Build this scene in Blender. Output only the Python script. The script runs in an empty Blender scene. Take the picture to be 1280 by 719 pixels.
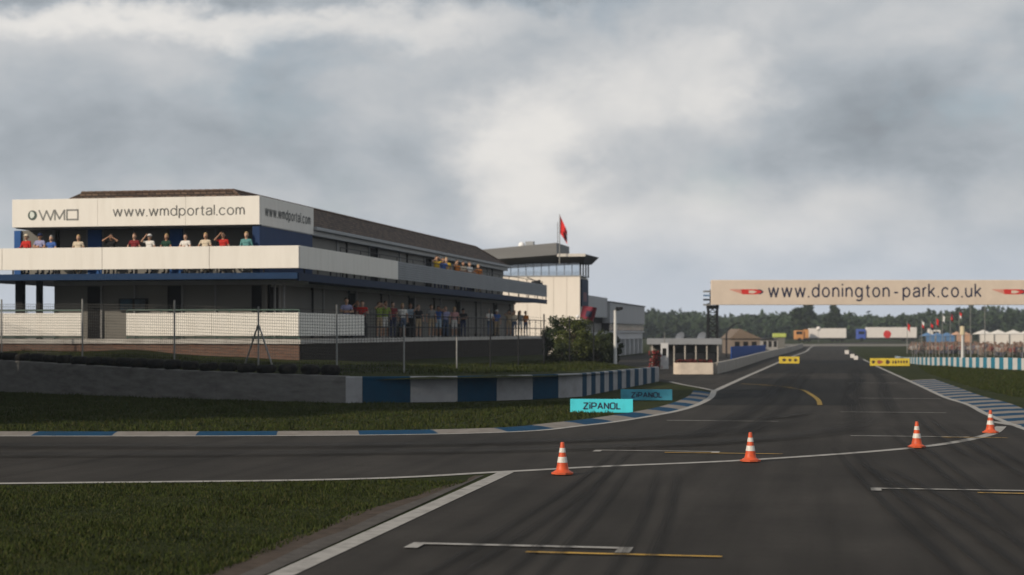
import bpy, bmesh, math, random
import numpy as np
from mathutils import Vector, Matrix
random.seed(7); RNG = np.random.default_rng(7)
R = math.radians
SC = bpy.context.scene
COL = SC.collection

# ------------------------------------------------------------------ camera, sky, sun, exposure
CAM_H, F, CX, HZ = 2.5, 2100.0, 640.0, 415.0
cam_d = bpy.data.cameras.new('camera'); cam = bpy.data.objects.new('camera', cam_d); COL.objects.link(cam)
cam.location = (0, 0, CAM_H); cam.rotation_euler = (R(90), 0, 0)
cam_d.sensor_width = 36; cam_d.lens = 36 * F / 1280
cam_d.shift_y = (HZ - 359.5) / 1280
cam_d.clip_start = .5; cam_d.clip_end = 9000
cam_d.dof.use_dof = True; cam_d.dof.focus_distance = 32; cam_d.dof.aperture_fstop = 1.35
SC.camera = cam

SUN_EL, SUN_AZ = R(25), R(50)            # azimuth: to the left of straight behind the camera
to_sun = Vector((-math.sin(SUN_AZ) * math.cos(SUN_EL), -math.cos(SUN_AZ) * math.cos(SUN_EL), math.sin(SUN_EL)))
sd = bpy.data.lights.new('sun', 'SUN'); sun = bpy.data.objects.new('sun', sd); COL.objects.link(sun)
sd.energy = 3.7; sd.angle = R(1.2); sd.color = (1.0, .87, .70)
sun.rotation_euler = to_sun.to_track_quat('Z', 'Y').to_euler()
sun.location = (-60, -50, 60)

W = bpy.data.worlds.new('World'); SC.world = W; W.use_nodes = True
def build_world():
    nt = W.node_tree; nt.nodes.clear(); N = nt.nodes.new; L = nt.links.new
    out = N('ShaderNodeOutputWorld'); bg = N('ShaderNodeBackground'); L(bg.outputs[0], out.inputs[0])
    sky = N('ShaderNodeTexSky'); sky.sky_type = 'NISHITA'; sky.sun_disc = False
    sky.sun_elevation = SUN_EL; sky.sun_rotation = math.pi + SUN_AZ
    tc = N('ShaderNodeTexCoord')
    def noise(vec, scale, detail, rough, dist=0):
        n = N('ShaderNodeTexNoise'); n.inputs['Scale'].default_value = scale; n.inputs['Detail'].default_value = detail
        n.inputs['Roughness'].default_value = rough; n.inputs['Distortion'].default_value = dist; L(vec, n.inputs['Vector']); return n
    def vm(op, a, b):
        n = N('ShaderNodeVectorMath'); n.operation = op
        for i, v in enumerate((a, b)):
            if v is None: continue
            if hasattr(v, 'links'): L(v, n.inputs[i])
            else: n.inputs[i].default_value = v
        return n
    def m(op, a, b=None):
        n = N('ShaderNodeMath'); n.operation = op
        for i, v in enumerate((a, b)):
            if v is None: continue
            if hasattr(v, 'links'): L(v, n.inputs[i])
            else: n.inputs[i].default_value = v
        return n.outputs[0]
    d = tc.outputs['Generated']
    str_ = vm('MULTIPLY', d, (1, 1, 1.7)).outputs[0]
    wob = noise(str_, 13, 7, .6)
    wv = vm('SUBTRACT', wob.outputs['Color'], (.5, .5, .5)).outputs[0]
    wv = vm('MULTIPLY', wv, (.10, .10, .06)).outputs[0]
    dw = vm('ADD', d, wv).outputs[0]
    n1 = noise(vm('ADD', str_, (1.7, .4, 3.1)).outputs[0], 7.5, 9, .52, .35)
    n2 = noise(vm('ADD', str_, (4.2, 2.4, .1)).outputs[0], 21, 7, .55, .2)
    t = m('ADD', m('MULTIPLY', m('SUBTRACT', n1.outputs[0], .5), .70), .545)
    t = m('ADD', t, m('MULTIPLY', m('SUBTRACT', n2.outputs[0], .5), .38))
    blobs = [  # pixel-free: (azimuth tangent, elevation tangent), radii, gain -- cloud masses over the straight
        ((.005, .105), (.060, .050), .30), ((.03, .09), (.09, .07), .14), ((.095, .150), (.075, .035), .26), ((.06, .13), (.11, .06), .12), ((.15, .068), (.16, .035), .24),
        ((-.20, .186), (.26, .013), .36), ((-.12, .125), (.20, .06), -.07), ((.00, .200), (.07, .02), -.22),
        ((.25, .130), (.10, .05), -.20), ((.08, .088), (.05, .02), -.10), ((-.25, .205), (.25, .012), -.25), ((-.2, .075), (.2, .03), .08)]
    for (u, v), (ru, rv), g in blobs:
        c = Vector((u, 1, v)).normalized()
        q = vm('MULTIPLY', vm('SUBTRACT', dw, c).outputs[0], (1 / ru, 2.0, 1 / rv)).outputs[0]
        ln = N('ShaderNodeVectorMath'); ln.operation = 'LENGTH'; L(q, ln.inputs[0])
        mr = N('ShaderNodeMapRange'); mr.interpolation_type = 'SMOOTHERSTEP'
        L(ln.outputs['Value'], mr.inputs[0]); mr.inputs[1].default_value = .35 if .25 < g < .32 else 0; mr.inputs[2].default_value = 1.15 if .25 < g < .32 else 1.35
        mr.inputs[3].default_value = g; mr.inputs[4].default_value = 0
        t = m('ADD', t, mr.outputs[0])
    cr = N('ShaderNodeValToRGB'); L(t, cr.inputs[0]); e = cr.color_ramp
    e.elements[0].position = .05; e.elements[0].color = (.20, .215, .235, 1)
    e.elements[1].position = 1.0; e.elements[1].color = (.80, .78, .75, 1)
    for p, c in ((.30, (.315, .350, .385, 1)), (.48, (.43, .465, .50, 1)), (.70, (.59, .60, .61, 1))):
        x = e.elements.new(p); x.color = c
    # blue sky showing faintly where the cloud is thin
    sep = N('ShaderNodeSeparateXYZ'); L(d, sep.inputs[0])
    thin = N('ShaderNodeMapRange'); L(noise(vm('ADD', str_, (7.7, 1.3, 2)).outputs[0], 8, 6, .55, .3).outputs[0], thin.inputs[0])
    thin.inputs[1].default_value = .54; thin.inputs[2].default_value = .72; thin.inputs[3].default_value = 0; thin.inputs[4].default_value = .45
    mul = vm('MULTIPLY', sky.outputs[0], (.085, .085, .085)).outputs[0]
    mx = N('ShaderNodeMix'); mx.data_type = 'RGBA'; L(thin.outputs[0], mx.inputs[0]); L(cr.outputs[0], mx.inputs[6]); L(mul, mx.inputs[7])
    # lighter towards the horizon
    hz = N('ShaderNodeMapRange'); hz.interpolation_type = 'SMOOTHSTEP'; L(sep.outputs[2], hz.inputs[0])
    hz.inputs[1].default_value = .0; hz.inputs[2].default_value = .085; hz.inputs[3].default_value = .9; hz.inputs[4].default_value = 0
    mh = N('ShaderNodeMix'); mh.data_type = 'RGBA'; L(hz.outputs[0], mh.inputs[0]); L(mx.outputs[2], mh.inputs[6]); mh.inputs[7].default_value = (.60, .65, .73, 1)
    L(mh.outputs[2], bg.inputs[0]); bg.inputs[1].default_value = 1.0
    # the background is already in display units; the sky texture itself enters at about 0.085
build_world()
VS = SC.view_settings; VS.view_transform = 'Standard'; VS.look = 'None'; VS.gamma = 1; VS.exposure = 0; VS.use_curve_mapping = False

# ------------------------------------------------------------------ helpers
def at(px, py, Y): return Vector(((px - CX) / F * Y, Y, CAM_H - (py - HZ) / F * Y))
def gp(px, py, z=0.0):
    Y = (CAM_H - z) * F / (py - HZ); return Vector(((px - CX) / F * Y, Y, z))

MATS = {}
def mat(name, col, rough=.7, var=.12, scale=3.0, spec=.3, bump=0.0, bscale=40.0, metal=0.0, streak=None, dirt=None, objspace=False, transl=0):
    if name in MATS: return MATS[name]
    M = bpy.data.materials.new(name); M.use_nodes = True; MATS[name] = M
    nt = M.node_tree; N = nt.nodes.new; L = nt.links.new
    b = nt.nodes['Principled BSDF']
    b.inputs['Roughness'].default_value = rough; b.inputs['Metallic'].default_value = metal
    b.inputs['Specular IOR Level'].default_value = spec
    if objspace: co = N('ShaderNodeTexCoord').outputs['Object']
    else: co = N('ShaderNodeNewGeometry').outputs['Position']
    mp = N('ShaderNodeMapping'); L(co, mp.inputs[0])
    if streak: mp.inputs['Scale'].default_value = streak
    n = N('ShaderNodeTexNoise'); L(mp.outputs[0], n.inputs[0]); n.inputs['Scale'].default_value = scale; n.inputs['Detail'].default_value = 6; n.inputs['Roughness'].default_value = .6
    r = N('ShaderNodeMapRange'); L(n.outputs[0], r.inputs[0]); r.inputs[1].default_value = .25; r.inputs[2].default_value = .75
    r.inputs[3].default_value = 1 - var; r.inputs[4].default_value = 1 + var
    mu = N('ShaderNodeVectorMath'); mu.operation = 'SCALE'; mu.inputs[0].default_value = col; L(r.outputs[0], mu.inputs[3])
    src = mu.outputs[0]
    if dirt:                                   # stains with a shape of their own: (colour, amount, scale)
        n2 = N('ShaderNodeTexNoise'); L(mp.outputs[0], n2.inputs[0]); n2.inputs['Scale'].default_value = dirt[2]; n2.inputs['Detail'].default_value = 8; n2.inputs['Roughness'].default_value = .65
        r2 = N('ShaderNodeMapRange'); L(n2.outputs[0], r2.inputs[0]); r2.inputs[1].default_value = .48; r2.inputs[2].default_value = .72; r2.inputs[3].default_value = 0; r2.inputs[4].default_value = dirt[1]
        mx = N('ShaderNodeMix'); mx.data_type = 'RGBA'; L(r2.outputs[0], mx.inputs[0]); L(src, mx.inputs[6]); mx.inputs[7].default_value = (*dirt[0], 1); src = mx.outputs[2]
    L(src, b.inputs['Base Color'])
    if bump:
        n3 = N('ShaderNodeTexNoise'); L(co, n3.inputs[0]); n3.inputs['Scale'].default_value = bscale; n3.inputs['Detail'].default_value = 4
        bp = N('ShaderNodeBump'); bp.inputs['Strength'].default_value = bump; bp.inputs['Distance'].default_value = .02; L(n3.outputs[0], bp.inputs['Height']); L(bp.outputs[0], b.inputs['Normal'])
    return M

def tag(o, label=None, cat=None, group=None, kind=None):
    if label: o['label'] = label
    if cat: o['category'] = cat
    if group: o['group'] = group
    if kind: o['kind'] = kind
    return o
def empty(name, loc=(0, 0, 0), rz=0.0):
    o = bpy.data.objects.new(name, None); COL.objects.link(o); o.location = loc; o.rotation_euler = (0, 0, rz); o.empty_display_size = .3; return o

class MB:
    def __init__(s): s.v = []; s.f = []; s.mi = []; s.cur = 0
    def add(s, vs, fs):
        k = len(s.v); s.v += [tuple(v) for v in vs]; s.f += [tuple(i + k for i in f) for f in fs]; s.mi += [s.cur] * len(fs); return s
    def box(s, x0, x1, y0, y1, z0, z1):
        return s.add([(x0, y0, z0), (x1, y0, z0), (x1, y1, z0), (x0, y1, z0), (x0, y0, z1), (x1, y0, z1), (x1, y1, z1), (x0, y1, z1)],
                     [(0, 3, 2, 1), (4, 5, 6, 7), (0, 1, 5, 4), (1, 2, 6, 5), (2, 3, 7, 6), (3, 0, 4, 7)])
    def cbox(s, x0, x1, y0, y1, z0, z1, c=.01):     # chamfered box
        bm = bmesh.new(); bmesh.ops.create_cube(bm, size=1)
        for v in bm.verts: v.co = Vector((x0 + (v.co.x + .5) * (x1 - x0), y0 + (v.co.y + .5) * (y1 - y0), z0 + (v.co.z + .5) * (z1 - z0)))
        bmesh.ops.bevel(bm, geom=bm.edges[:], offset=c, segments=1, affect='EDGES')
        bm.verts.index_update()
        s.add([v.co[:] for v in bm.verts], [[v.index for v in f.verts] for f in bm.faces]); bm.free(); return s
    def tube(s, pts, r, n=8, cap=True):
        pts = [Vector(p) for p in pts]; rs = r if isinstance(r, (list, tuple)) else [r] * len(pts)
        vs = []; fs = []
        for i, p in enumerate(pts):
            t = (pts[min(i + 1, len(pts) - 1)] - pts[max(i - 1, 0)]).normalized()
            up = Vector((0, 0, 1)) if abs(t.z) < .9 else Vector((0, 1, 0))
            a = t.cross(up).normalized(); b = a.cross(t)
            for k in range(n):
                th = 2 * math.pi * k / n; vs.append(p + (a * math.cos(th) + b * math.sin(th)) * rs[i])
        for i in range(len(pts) - 1):
            for k in range(n):
                fs.append((i * n + k, (i + 1) * n + k, (i + 1) * n + (k + 1) % n, i * n + (k + 1) % n))
        if cap: fs.append(tuple(range(n))); fs.append(tuple(reversed(range((len(pts) - 1) * n, len(pts) * n))))
        return s.add(vs, fs)
    def lathe(s, prof, n=24, c=(0, 0, 0)):          # prof: (r, z)
        vs = []; fs = []
        for r, z in prof:
            for k in range(n): vs.append((c[0] + r * math.cos(2 * math.pi * k / n), c[1] + r * math.sin(2 * math.pi * k / n), c[2] + z))
        for i in range(len(prof) - 1):
            for k in range(n): fs.append((i * n + k, i * n + (k + 1) % n, (i + 1) * n + (k + 1) % n, (i + 1) * n + k))
        return s.add(vs, fs)
    def sphere(s, c, r, n=12, m=8):
        rr = r if isinstance(r, (tuple, list)) else (r, r, r)
        vs = []; fs = []
        for i in range(m + 1):
            ph = math.pi * i / m
            for k in range(n): vs.append((c[0] + rr[0] * math.sin(ph) * math.cos(2 * math.pi * k / n), c[1] + rr[1] * math.sin(ph) * math.sin(2 * math.pi * k / n), c[2] + rr[2] * math.cos(ph)))
        for i in range(m):
            for k in range(n): fs.append((i * n + k, (i + 1) * n + k, (i + 1) * n + (k + 1) % n, i * n + (k + 1) % n))
        return s.add(vs, fs)
    def poly(s, pts): return s.add(pts, [tuple(range(len(pts)))])
    def prism(s, pts2, z0, z1):
        n = len(pts2)
        return s.add([(x, y, z0) for x, y in pts2] + [(x, y, z1) for x, y in pts2],
                     [tuple(reversed(range(n))), tuple(range(n, 2 * n))] + [(i, (i + 1) % n, n + (i + 1) % n, n + i) for i in range(n)])
    def mesh(s, name, mats, smooth=False):
        me = bpy.data.meshes.new(name); me.from_pydata(s.v, [], s.f)
        for m_ in (mats if isinstance(mats, (list, tuple)) else [mats]): me.materials.append(m_)
        if max(s.mi or [0]) > 0: me.polygons.foreach_set('material_index', s.mi)
        if smooth:
            me.polygons.foreach_set('use_smooth', [True] * len(me.polygons))
            try: me.set_sharp_from_angle(angle=R(40))
            except Exception: pass
        me.update(); return me
    def build(s, name, mats, parent=None, smooth=False, loc=None, rz=None):
        o = bpy.data.objects.new(name, s.mesh(name, mats, smooth)); COL.objects.link(o)
        if parent: o.parent = parent
        if loc is not None: o.location = loc
        if rz is not None: o.rotation_euler = (0, 0, rz)
        return o
def kids(o): return [c for c in bpy.data.objects if c.parent == o]
def copy_tree(o, parent=None):
    c = o.copy(); COL.objects.link(c); c.parent = parent
    for ch in o.children: copy_tree(ch, c)
    return c
def boxpart(name, m, parent, *a, c=0):
    mb = MB(); (mb.cbox(*a, c=c) if c else mb.box(*a)); return mb.build(name, m, parent)

def text_geo(txt, w=None, h=None, bold=0.0, space=1.0):
    cu = bpy.data.curves.new('t', 'FONT'); cu.body = txt; cu.size = 1; cu.extrude = .0; cu.offset = bold; cu.space_character = space; cu.resolution_u = 3
    ob = bpy.data.objects.new('t', cu); COL.objects.link(ob)
    dg = bpy.context.evaluated_depsgraph_get(); dg.update()
    me = bpy.data.meshes.new_from_object(ob.evaluated_get(dg))
    v = np.array([q.co[:2] for q in me.vertices]); f = [tuple(p.vertices) for p in me.polygons]
    bpy.data.objects.remove(ob); bpy.data.curves.remove(cu); bpy.data.meshes.remove(me)
    lo = v.min(0); hi = v.max(0); v = (v - (lo + hi) / 2) / (hi - lo)
    return v, f
def arc_(cx, cy, rx, ry, a0, a1, n=10): return [(cx + rx * math.cos(R(a0 + (a1 - a0) * i / n)), cy + ry * math.sin(R(a0 + (a1 - a0) * i / n))) for i in range(n + 1)]
_arch = lambda x0, w: arc_(x0 + w / 2, .56, w / 2, .44, 180, 0, 9) + [(x0 + w, 0)]
GL = {'w': ([[(0, 1), (.27, 0), (.55, 1), (.83, 0), (1.10, 1)]], 1.10), 'm': ([[(0, 0), (0, 1)], _arch(0, .5), _arch(.5, .5)], 1.0), 'n': ([[(0, 0), (0, 1)], _arch(0, .66)], .66),
      'd': ([arc_(.37, .5, .37, .5, 0, 360, 18), [(.74, 1.45), (.74, 0)]], .74), 'p': ([arc_(.37, .5, .37, .5, 0, 360, 18), [(0, 1), (0, -.42)]], .74), 'o': ([arc_(.38, .5, .38, .5, 0, 360, 18)], .76),
      'r': ([[(0, 0), (0, 1)], [(0, .55), (.06, .84), (.18, .97), (.36, 1.0)]], .24), 't': ([[(.2, 1.32), (.2, .2), (.27, .04), (.45, 0)], [(0, 1), (.45, 1)]], .38), 'l': ([[(0, 1.45), (0, 0)]], 0), 'i': ([[(0, 1), (0, 0)], [(0, 1.45), (0, 1.27)]], 0),
      'a': ([[(.04, .74), (.14, .95), (.36, 1), (.60, .95), (.68, .74), (.68, 0)], [(.68, .60), (.30, .54), (.06, .44), (0, .25), (.10, .04), (.32, 0), (.58, .10), (.68, .30)]], .68), 'c': ([arc_(.38, .5, .38, .5, 38, 322, 15)], .68),
      'g': ([arc_(.37, .5, .37, .5, 0, 360, 18), [(.74, 1), (.74, -.1), (.64, -.36), (.38, -.44), (.08, -.34)]], .74), 'k': ([[(0, 1.45), (0, 0)], [(0, .34), (.62, 1)], [(.22, .56), (.66, 0)]], .64),
      'u': ([[(0, 1)] + arc_(.33, .44, .33, .44, 180, 360, 9), [(.66, 1), (.66, 0)]], .66), '.': ([[(0, .09), (0, -.09)]], 0), '-': ([[(.16, .46), (.62, .46)]], .78),
      'Z': ([[(0, 1.3), (.85, 1.3), (0, 0), (.88, 0)]], .88), 'P': ([[(0, 0), (0, 1.3), (.62, 1.3), (.85, 1.15), (.85, .72), (.62, .55), (0, .55)]], .85), 'A': ([[(0, 0), (.46, 1.3), (.92, 0)], [(.2, .42), (.72, .42)]], .92),
      'N': ([[(0, 0), (0, 1.3), (.8, 0), (.8, 1.3)]], .8), 'O': ([[(.2, 0), (.72, 0), (.9, .2), (.9, 1.1), (.72, 1.3), (.18, 1.3), (0, 1.1), (0, .2), (.2, 0)]], .9), 'L': ([[(0, 1.3), (0, 0), (.7, 0)]], .7)}
def stroke_geo(txt, sw, gap):
    """uniform-stroke grotesque lettering; every stroke a mitred ribbon on its own thin layer"""
    vs, fs, x = [], [], 0.0
    for ch in txt:
        paths, adv = GL[ch]
        parts_ = []
        for q_ in paths:
            q_ = [Vector(p_) for p_ in q_]; cur = [q_[0]]
            for i in range(1, len(q_)):
                cur.append(q_[i])
                if i < len(q_) - 1:
                    ta, tb = (q_[i] - q_[i - 1]).normalized(), (q_[i + 1] - q_[i]).normalized()
                    if ta.dot(tb) < .45: cur[-1] = cur[-1] + ta * sw * .28; parts_.append(cur); cur = [q_[i] - tb * sw * .28]
            parts_.append(cur)
        for li, P_ in enumerate(parts_):
            P_ = [Vector((x + p_.x, p_.y)) for p_ in P_]; n = len(P_); closed = (P_[0] - P_[-1]).length < 1e-5; k = len(vs)
            for i in range(n):
                t0 = (P_[i] - P_[i - 1]) if i > 0 else ((P_[0] - P_[-2]) if closed else P_[1] - P_[0]); t1 = (P_[i + 1] - P_[i]) if i < n - 1 else ((P_[1] - P_[0]) if closed else P_[-1] - P_[-2])
                t0, t1 = t0.normalized(), t1.normalized(); n0, n1 = Vector((-t0.y, t0.x)), Vector((-t1.y, t1.x)); mm = (n0 + n1)
                mm = mm.normalized() if mm.length > 1e-4 else n0; sc_ = min(1.9, 1 / max(.3, mm.dot(n0)))
                for sg in (1, -1): q = P_[i] + mm * (sg * sw / 2 * sc_); vs.append((q.x, q.y, li))
            fs += [(k + 2 * i + 1, k + 2 * i + 3, k + 2 * i + 2, k + 2 * i) for i in range(n - 1)]
        x += adv + sw + gap
    v = np.array(vs); lo = v[:, :2].min(0); hi = v[:, :2].max(0); v[:, :2] = (v[:, :2] - (lo + hi) / 2) / (hi - lo); return v, fs
def letters_on(name, txt, c, ux, uz, w, h, m, parent, nrm, sw=.17, gap=.16, thick=.004):
    v, f = stroke_geo(txt, sw, gap); c, ux, uz, nrm = map(Vector, (c, ux, uz, nrm))
    return MB().add([c + ux * (a * w) + uz * (b * h) + nrm * (thick + .0025 * l) for a, b, l in v], f).build(name, m, parent)
def text_on(name, txt, c, ux, uz, w, h, m, parent, nrm, bold=0.0, space=1.0, thick=.004):
    """flat lettering as a thin raised mesh; c centre, ux/uz unit vectors, nrm outward"""
    v, f = text_geo(txt, bold=bold, space=space); c, ux, uz, nrm = map(Vector, (c, ux, uz, nrm))
    vs = [c + ux * (a * w) + uz * (b * h) + nrm * thick for a, b in v]
    return MB().add(vs, f).build(name, m, parent)

# ------------------------------------------------------------------ materials
def asphalt_mat(name, base, tint=(1, .96, .91), streakdir=R(-10.6)):
    M = bpy.data.materials.new(name); M.use_nodes = True; nt = M.node_tree; N = nt.nodes.new; L = nt.links.new
    b = nt.nodes['Principled BSDF']; b.inputs['Roughness'].default_value = .9; b.inputs['Specular IOR Level'].default_value = .10
    g = N('ShaderNodeNewGeometry')
    def noise(sc, det, rough, scale=(1, 1, 1), rot=0):
        mp = N('ShaderNodeMapping'); mp.vector_type = 'TEXTURE'; mp.inputs['Rotation'].default_value = (0, 0, rot); mp.inputs['Scale'].default_value = scale
        L(g.outputs['Position'], mp.inputs[0]); n = N('ShaderNodeTexNoise'); L(mp.outputs[0], n.inputs[0]); n.inputs['Scale'].default_value = sc; n.inputs['Detail'].default_value = det; n.inputs['Roughness'].default_value = rough
        return n.outputs[0]
    def rng(x, a, b_, c, d):
        r = N('ShaderNodeMapRange'); L(x, r.inputs[0]); r.inputs[1].default_value = a; r.inputs[2].default_value = b_; r.inputs[3].default_value = c; r.inputs[4].default_value = d; return r.outputs[0]
    def mul(a, c):
        k = N('ShaderNodeMath'); k.operation = 'MULTIPLY'; L(a, k.inputs[0]); L(c, k.inputs[1]); return k.outputs[0]
    x = mul(rng(noise(.22, 5, .6), .3, .7, .74, 1.22), rng(noise(.9, 6, .7), .3, .7, .86, 1.14))                                          # wide patches
    x = mul(x, rng(noise(1.0, 5, .55, (.55, 14, 1), streakdir), .40, .72, 1.08, .66))      # rubber laid along the straight
    x = mul(x, rng(noise(70, 4, .75), .25, .75, .60, 1.42))                                 # aggregate
    x = mul(x, rng(noise(1.3, 5, .65), .62, .75, 1.0, .80))                                # stains
    v = N('ShaderNodeVectorMath'); v.operation = 'SCALE'; v.inputs[0].default_value = tuple(base * t for t in tint); L(x, v.inputs[3]); L(v.outputs[0], b.inputs['Base Color'])
    bp = N('ShaderNodeBump'); bp.inputs['Strength'].default_value = .5; bp.inputs['Distance'].default_value = .01; L(noise(120, 3, .7), bp.inputs['Height']); L(bp.outputs[0], b.inputs['Normal'])
    return M
def brick_mat():
    M = bpy.data.materials.new('brick'); M.use_nodes = True; nt = M.node_tree; N = nt.nodes.new; L = nt.links.new
    b = nt.nodes['Principled BSDF']; b.inputs['Roughness'].default_value = .9; b.inputs['Specular IOR Level'].default_value = .15
    tc = N('ShaderNodeTexCoord'); sp = N('ShaderNodeSeparateXYZ'); L(tc.outputs['Object'], sp.inputs[0])
    ad = N('ShaderNodeMath'); L(sp.outputs[0], ad.inputs[0]); L(sp.outputs[1], ad.inputs[1])
    cb = N('ShaderNodeCombineXYZ'); L(ad.outputs[0], cb.inputs[0]); L(sp.outputs[2], cb.inputs[1])
    br = N('ShaderNodeTexBrick'); L(cb.outputs[0], br.inputs[0]); br.inputs['Scale'].default_value = 1
    br.inputs['Color1'].default_value = (.16, .085, .060, 1); br.inputs['Color2'].default_value = (.10, .058, .045, 1); br.inputs['Mortar'].default_value = (.15, .13, .115, 1)
    br.inputs['Brick Width'].default_value = .225; br.inputs['Row Height'].default_value = .075; br.inputs['Mortar Size'].default_value = .008; br.inputs['Bias'].default_value = -.1
    L(br.outputs[0], b.inputs['Base Color'])
    bp = N('ShaderNodeBump'); bp.inputs['Strength'].default_value = .6; bp.inputs['Distance'].default_value = .01; L(br.outputs['Fac'], bp.inputs['Height']); bp.invert = True; L(bp.outputs[0], b.inputs['Normal'])
    return M
def tile_mat():
    M = bpy.data.materials.new('roof_tiles'); M.use_nodes = True; nt = M.node_tree; N = nt.nodes.new; L = nt.links.new
    b = nt.nodes['Principled BSDF']; b.inputs['Roughness'].default_value = .85; b.inputs['Specular IOR Level'].default_value = .2
    tc = N('ShaderNodeTexCoord'); sp = N('ShaderNodeSeparateXYZ'); L(tc.outputs['Object'], sp.inputs[0])
    ad = N('ShaderNodeMath'); L(sp.outputs[0], ad.inputs[0]); L(sp.outputs[1], ad.inputs[1])
    cb = N('ShaderNodeCombineXYZ'); L(ad.outputs[0], cb.inputs[0]); L(sp.outputs[2], cb.inputs[1])
    br = N('ShaderNodeTexBrick'); L(cb.outputs[0], br.inputs[0]); br.inputs['Scale'].default_value = 1
    br.inputs['Color1'].default_value = (.13, .088, .065, 1); br.inputs['Color2'].default_value = (.055, .038, .031, 1); br.inputs['Mortar'].default_value = (.02, .016, .014, 1)
    br.inputs['Brick Width'].default_value = .3; br.inputs['Row Height'].default_value = .14; br.inputs['Mortar Size'].default_value = .02
    L(br.outputs[0], b.inputs['Base Color'])
    bp = N('ShaderNodeBump'); bp.inputs['Strength'].default_value = .8; bp.inputs['Distance'].default_value = .03; L(br.outputs['Fac'], bp.inputs['Height']); bp.invert = True; L(bp.outputs[0], b.inputs['Normal'])
    return M
def grass_mat(name, c1, c2, c3):
    M = bpy.data.materials.new(name); M.use_nodes = True; nt = M.node_tree; N = nt.nodes.new; L = nt.links.new
    b = nt.nodes['Principled BSDF']; b.inputs['Roughness'].default_value = .95; b.inputs['Specular IOR Level'].default_value = .08
    g = N('ShaderNodeNewGeometry')
    def noise(sc, det):
        n = N('ShaderNodeTexNoise'); L(g.outputs['Position'], n.inputs[0]); n.inputs['Scale'].default_value = sc; n.inputs['Detail'].default_value = det; n.inputs['Roughness'].default_value = .65; return n.outputs[0]
    cr = N('ShaderNodeValToRGB'); L(noise(.35, 8), cr.inputs[0]); e = cr.color_ramp
    e.elements[0].position = .32; e.elements[0].color = (*c1, 1); e.elements[1].position = .70; e.elements[1].color = (*c3, 1); k = e.elements.new(.5); k.color = (*c2, 1)
    r = N('ShaderNodeMapRange'); L(noise(28, 4), r.inputs[0]); r.inputs[1].default_value = .25; r.inputs[2].default_value = .75; r.inputs[3].default_value = .55; r.inputs[4].default_value = 1.4
    v = N('ShaderNodeVectorMath'); v.operation = 'SCALE'; L(cr.outputs[0], v.inputs[0]); L(r.outputs[0], v.inputs[3]); L(v.outputs[0], b.inputs['Base Color'])
    bp = N('ShaderNodeBump'); bp.inputs['Strength'].default_value = .9; bp.inputs['Distance'].default_value = .05; L(noise(22, 5), bp.inputs['Height']); L(bp.outputs[0], b.inputs['Normal'])
    return M
def skid_mat():
    M = bpy.data.materials.new('tyre_rubber_mark'); M.use_nodes = True; nt = M.node_tree; N = nt.nodes.new; L = nt.links.new
    b = nt.nodes['Principled BSDF']; b.inputs['Base Color'].default_value = (.010, .0095, .009, 1); b.inputs['Roughness'].default_value = .8; b.inputs['Specular IOR Level'].default_value = .15
    tr = N('ShaderNodeBsdfTransparent'); mx = N('ShaderNodeMixShader'); out = nt.nodes['Material Output']
    uv = N('ShaderNodeUVMap'); uv.uv_map = 'UVMap'; sp = N('ShaderNodeSeparateXYZ'); L(uv.outputs[0], sp.inputs[0])
    def win(x, a):      # fades to 0 at both ends of 0..1
        p = N('ShaderNodeMath'); p.operation = 'PINGPONG'; L(x, p.inputs[0]); p.inputs[1].default_value = .5
        r = N('ShaderNodeMapRange'); r.interpolation_type = 'SMOOTHSTEP'; L(p.outputs[0], r.inputs[0]); r.inputs[2].default_value = a; return r.outputs[0]
    g = N('ShaderNodeNewGeometry')
    n = N('ShaderNodeTexNoise'); L(uv.outputs[0], n.inputs[0]); n.inputs['Scale'].default_value = 3.2; n.inputs['Detail'].default_value = 6
    mp = N('ShaderNodeMapping'); mp.inputs['Scale'].default_value = (9, 2.2, 1); L(uv.outputs[0], mp.inputs[0]); L(mp.outputs[0], n.inputs[0])
    r = N('ShaderNodeMapRange'); L(n.outputs[0], r.inputs[0]); r.inputs[1].default_value = .3; r.inputs[2].default_value = .7; r.inputs[3].default_value = .0; r.inputs[4].default_value = .74
    def mul(a, c):
        k = N('ShaderNodeMath'); k.operation = 'MULTIPLY'; L(a, k.inputs[0]); L(c, k.inputs[1]); return k.outputs[0]
    L(mul(mul(win(sp.outputs[0], .38), win(sp.outputs[1], .30)), r.outputs[0]), mx.inputs[0]); L(tr.outputs[0], mx.inputs[1]); L(b.outputs[0], mx.inputs[2]); L(mx.outputs[0], out.inputs[0])
    return M
def leaf_mat(name, col, var=.45, scale=1.4):
    M = mat(name, col, rough=.6, var=var, scale=scale, spec=.15); return M

ASPH = asphalt_mat('asphalt', .033, (1, .90, .80)); ASPH2 = asphalt_mat('asphalt_dark_patch', .0145, (1, .97, .92)); ASPH_FAR = asphalt_mat('asphalt_far', .06)
GRASS = grass_mat('grass', (.014, .019, .005), (.024, .030, .007), (.038, .040, .012))
BLADE = mat('grass_blades', (.028, .038, .008), .8, .5, 2.2, .1)
BLADE2 = mat('grass_blades_dry', (.045, .045, .015), .8, .4, 2.2, .1)
DIRT = mat('dirt', (.060, .046, .036), .95, .4, 3.5, .1, .6, 30)
GRAVEL_EDGE = mat('broken_asphalt_edge', (.075, .068, .062), .95, .35, 4, .1, .6, 60)
LINE = mat('road_paint_white', (.29, .277, .257), .75, .18, 5, .2, dirt=((.13, .12, .11), .75, 3.0))
YLINE = mat('road_paint_yellow', (.46, .27, .04), .75, .2, 5, .2, dirt=((.10, .08, .05), .8, 3.0))
KBLUE = mat('kerb_blue', (.008, .046, .098), .85, .2, 3, .06, dirt=((.02, .035, .05), .6, 2.2))
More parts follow.
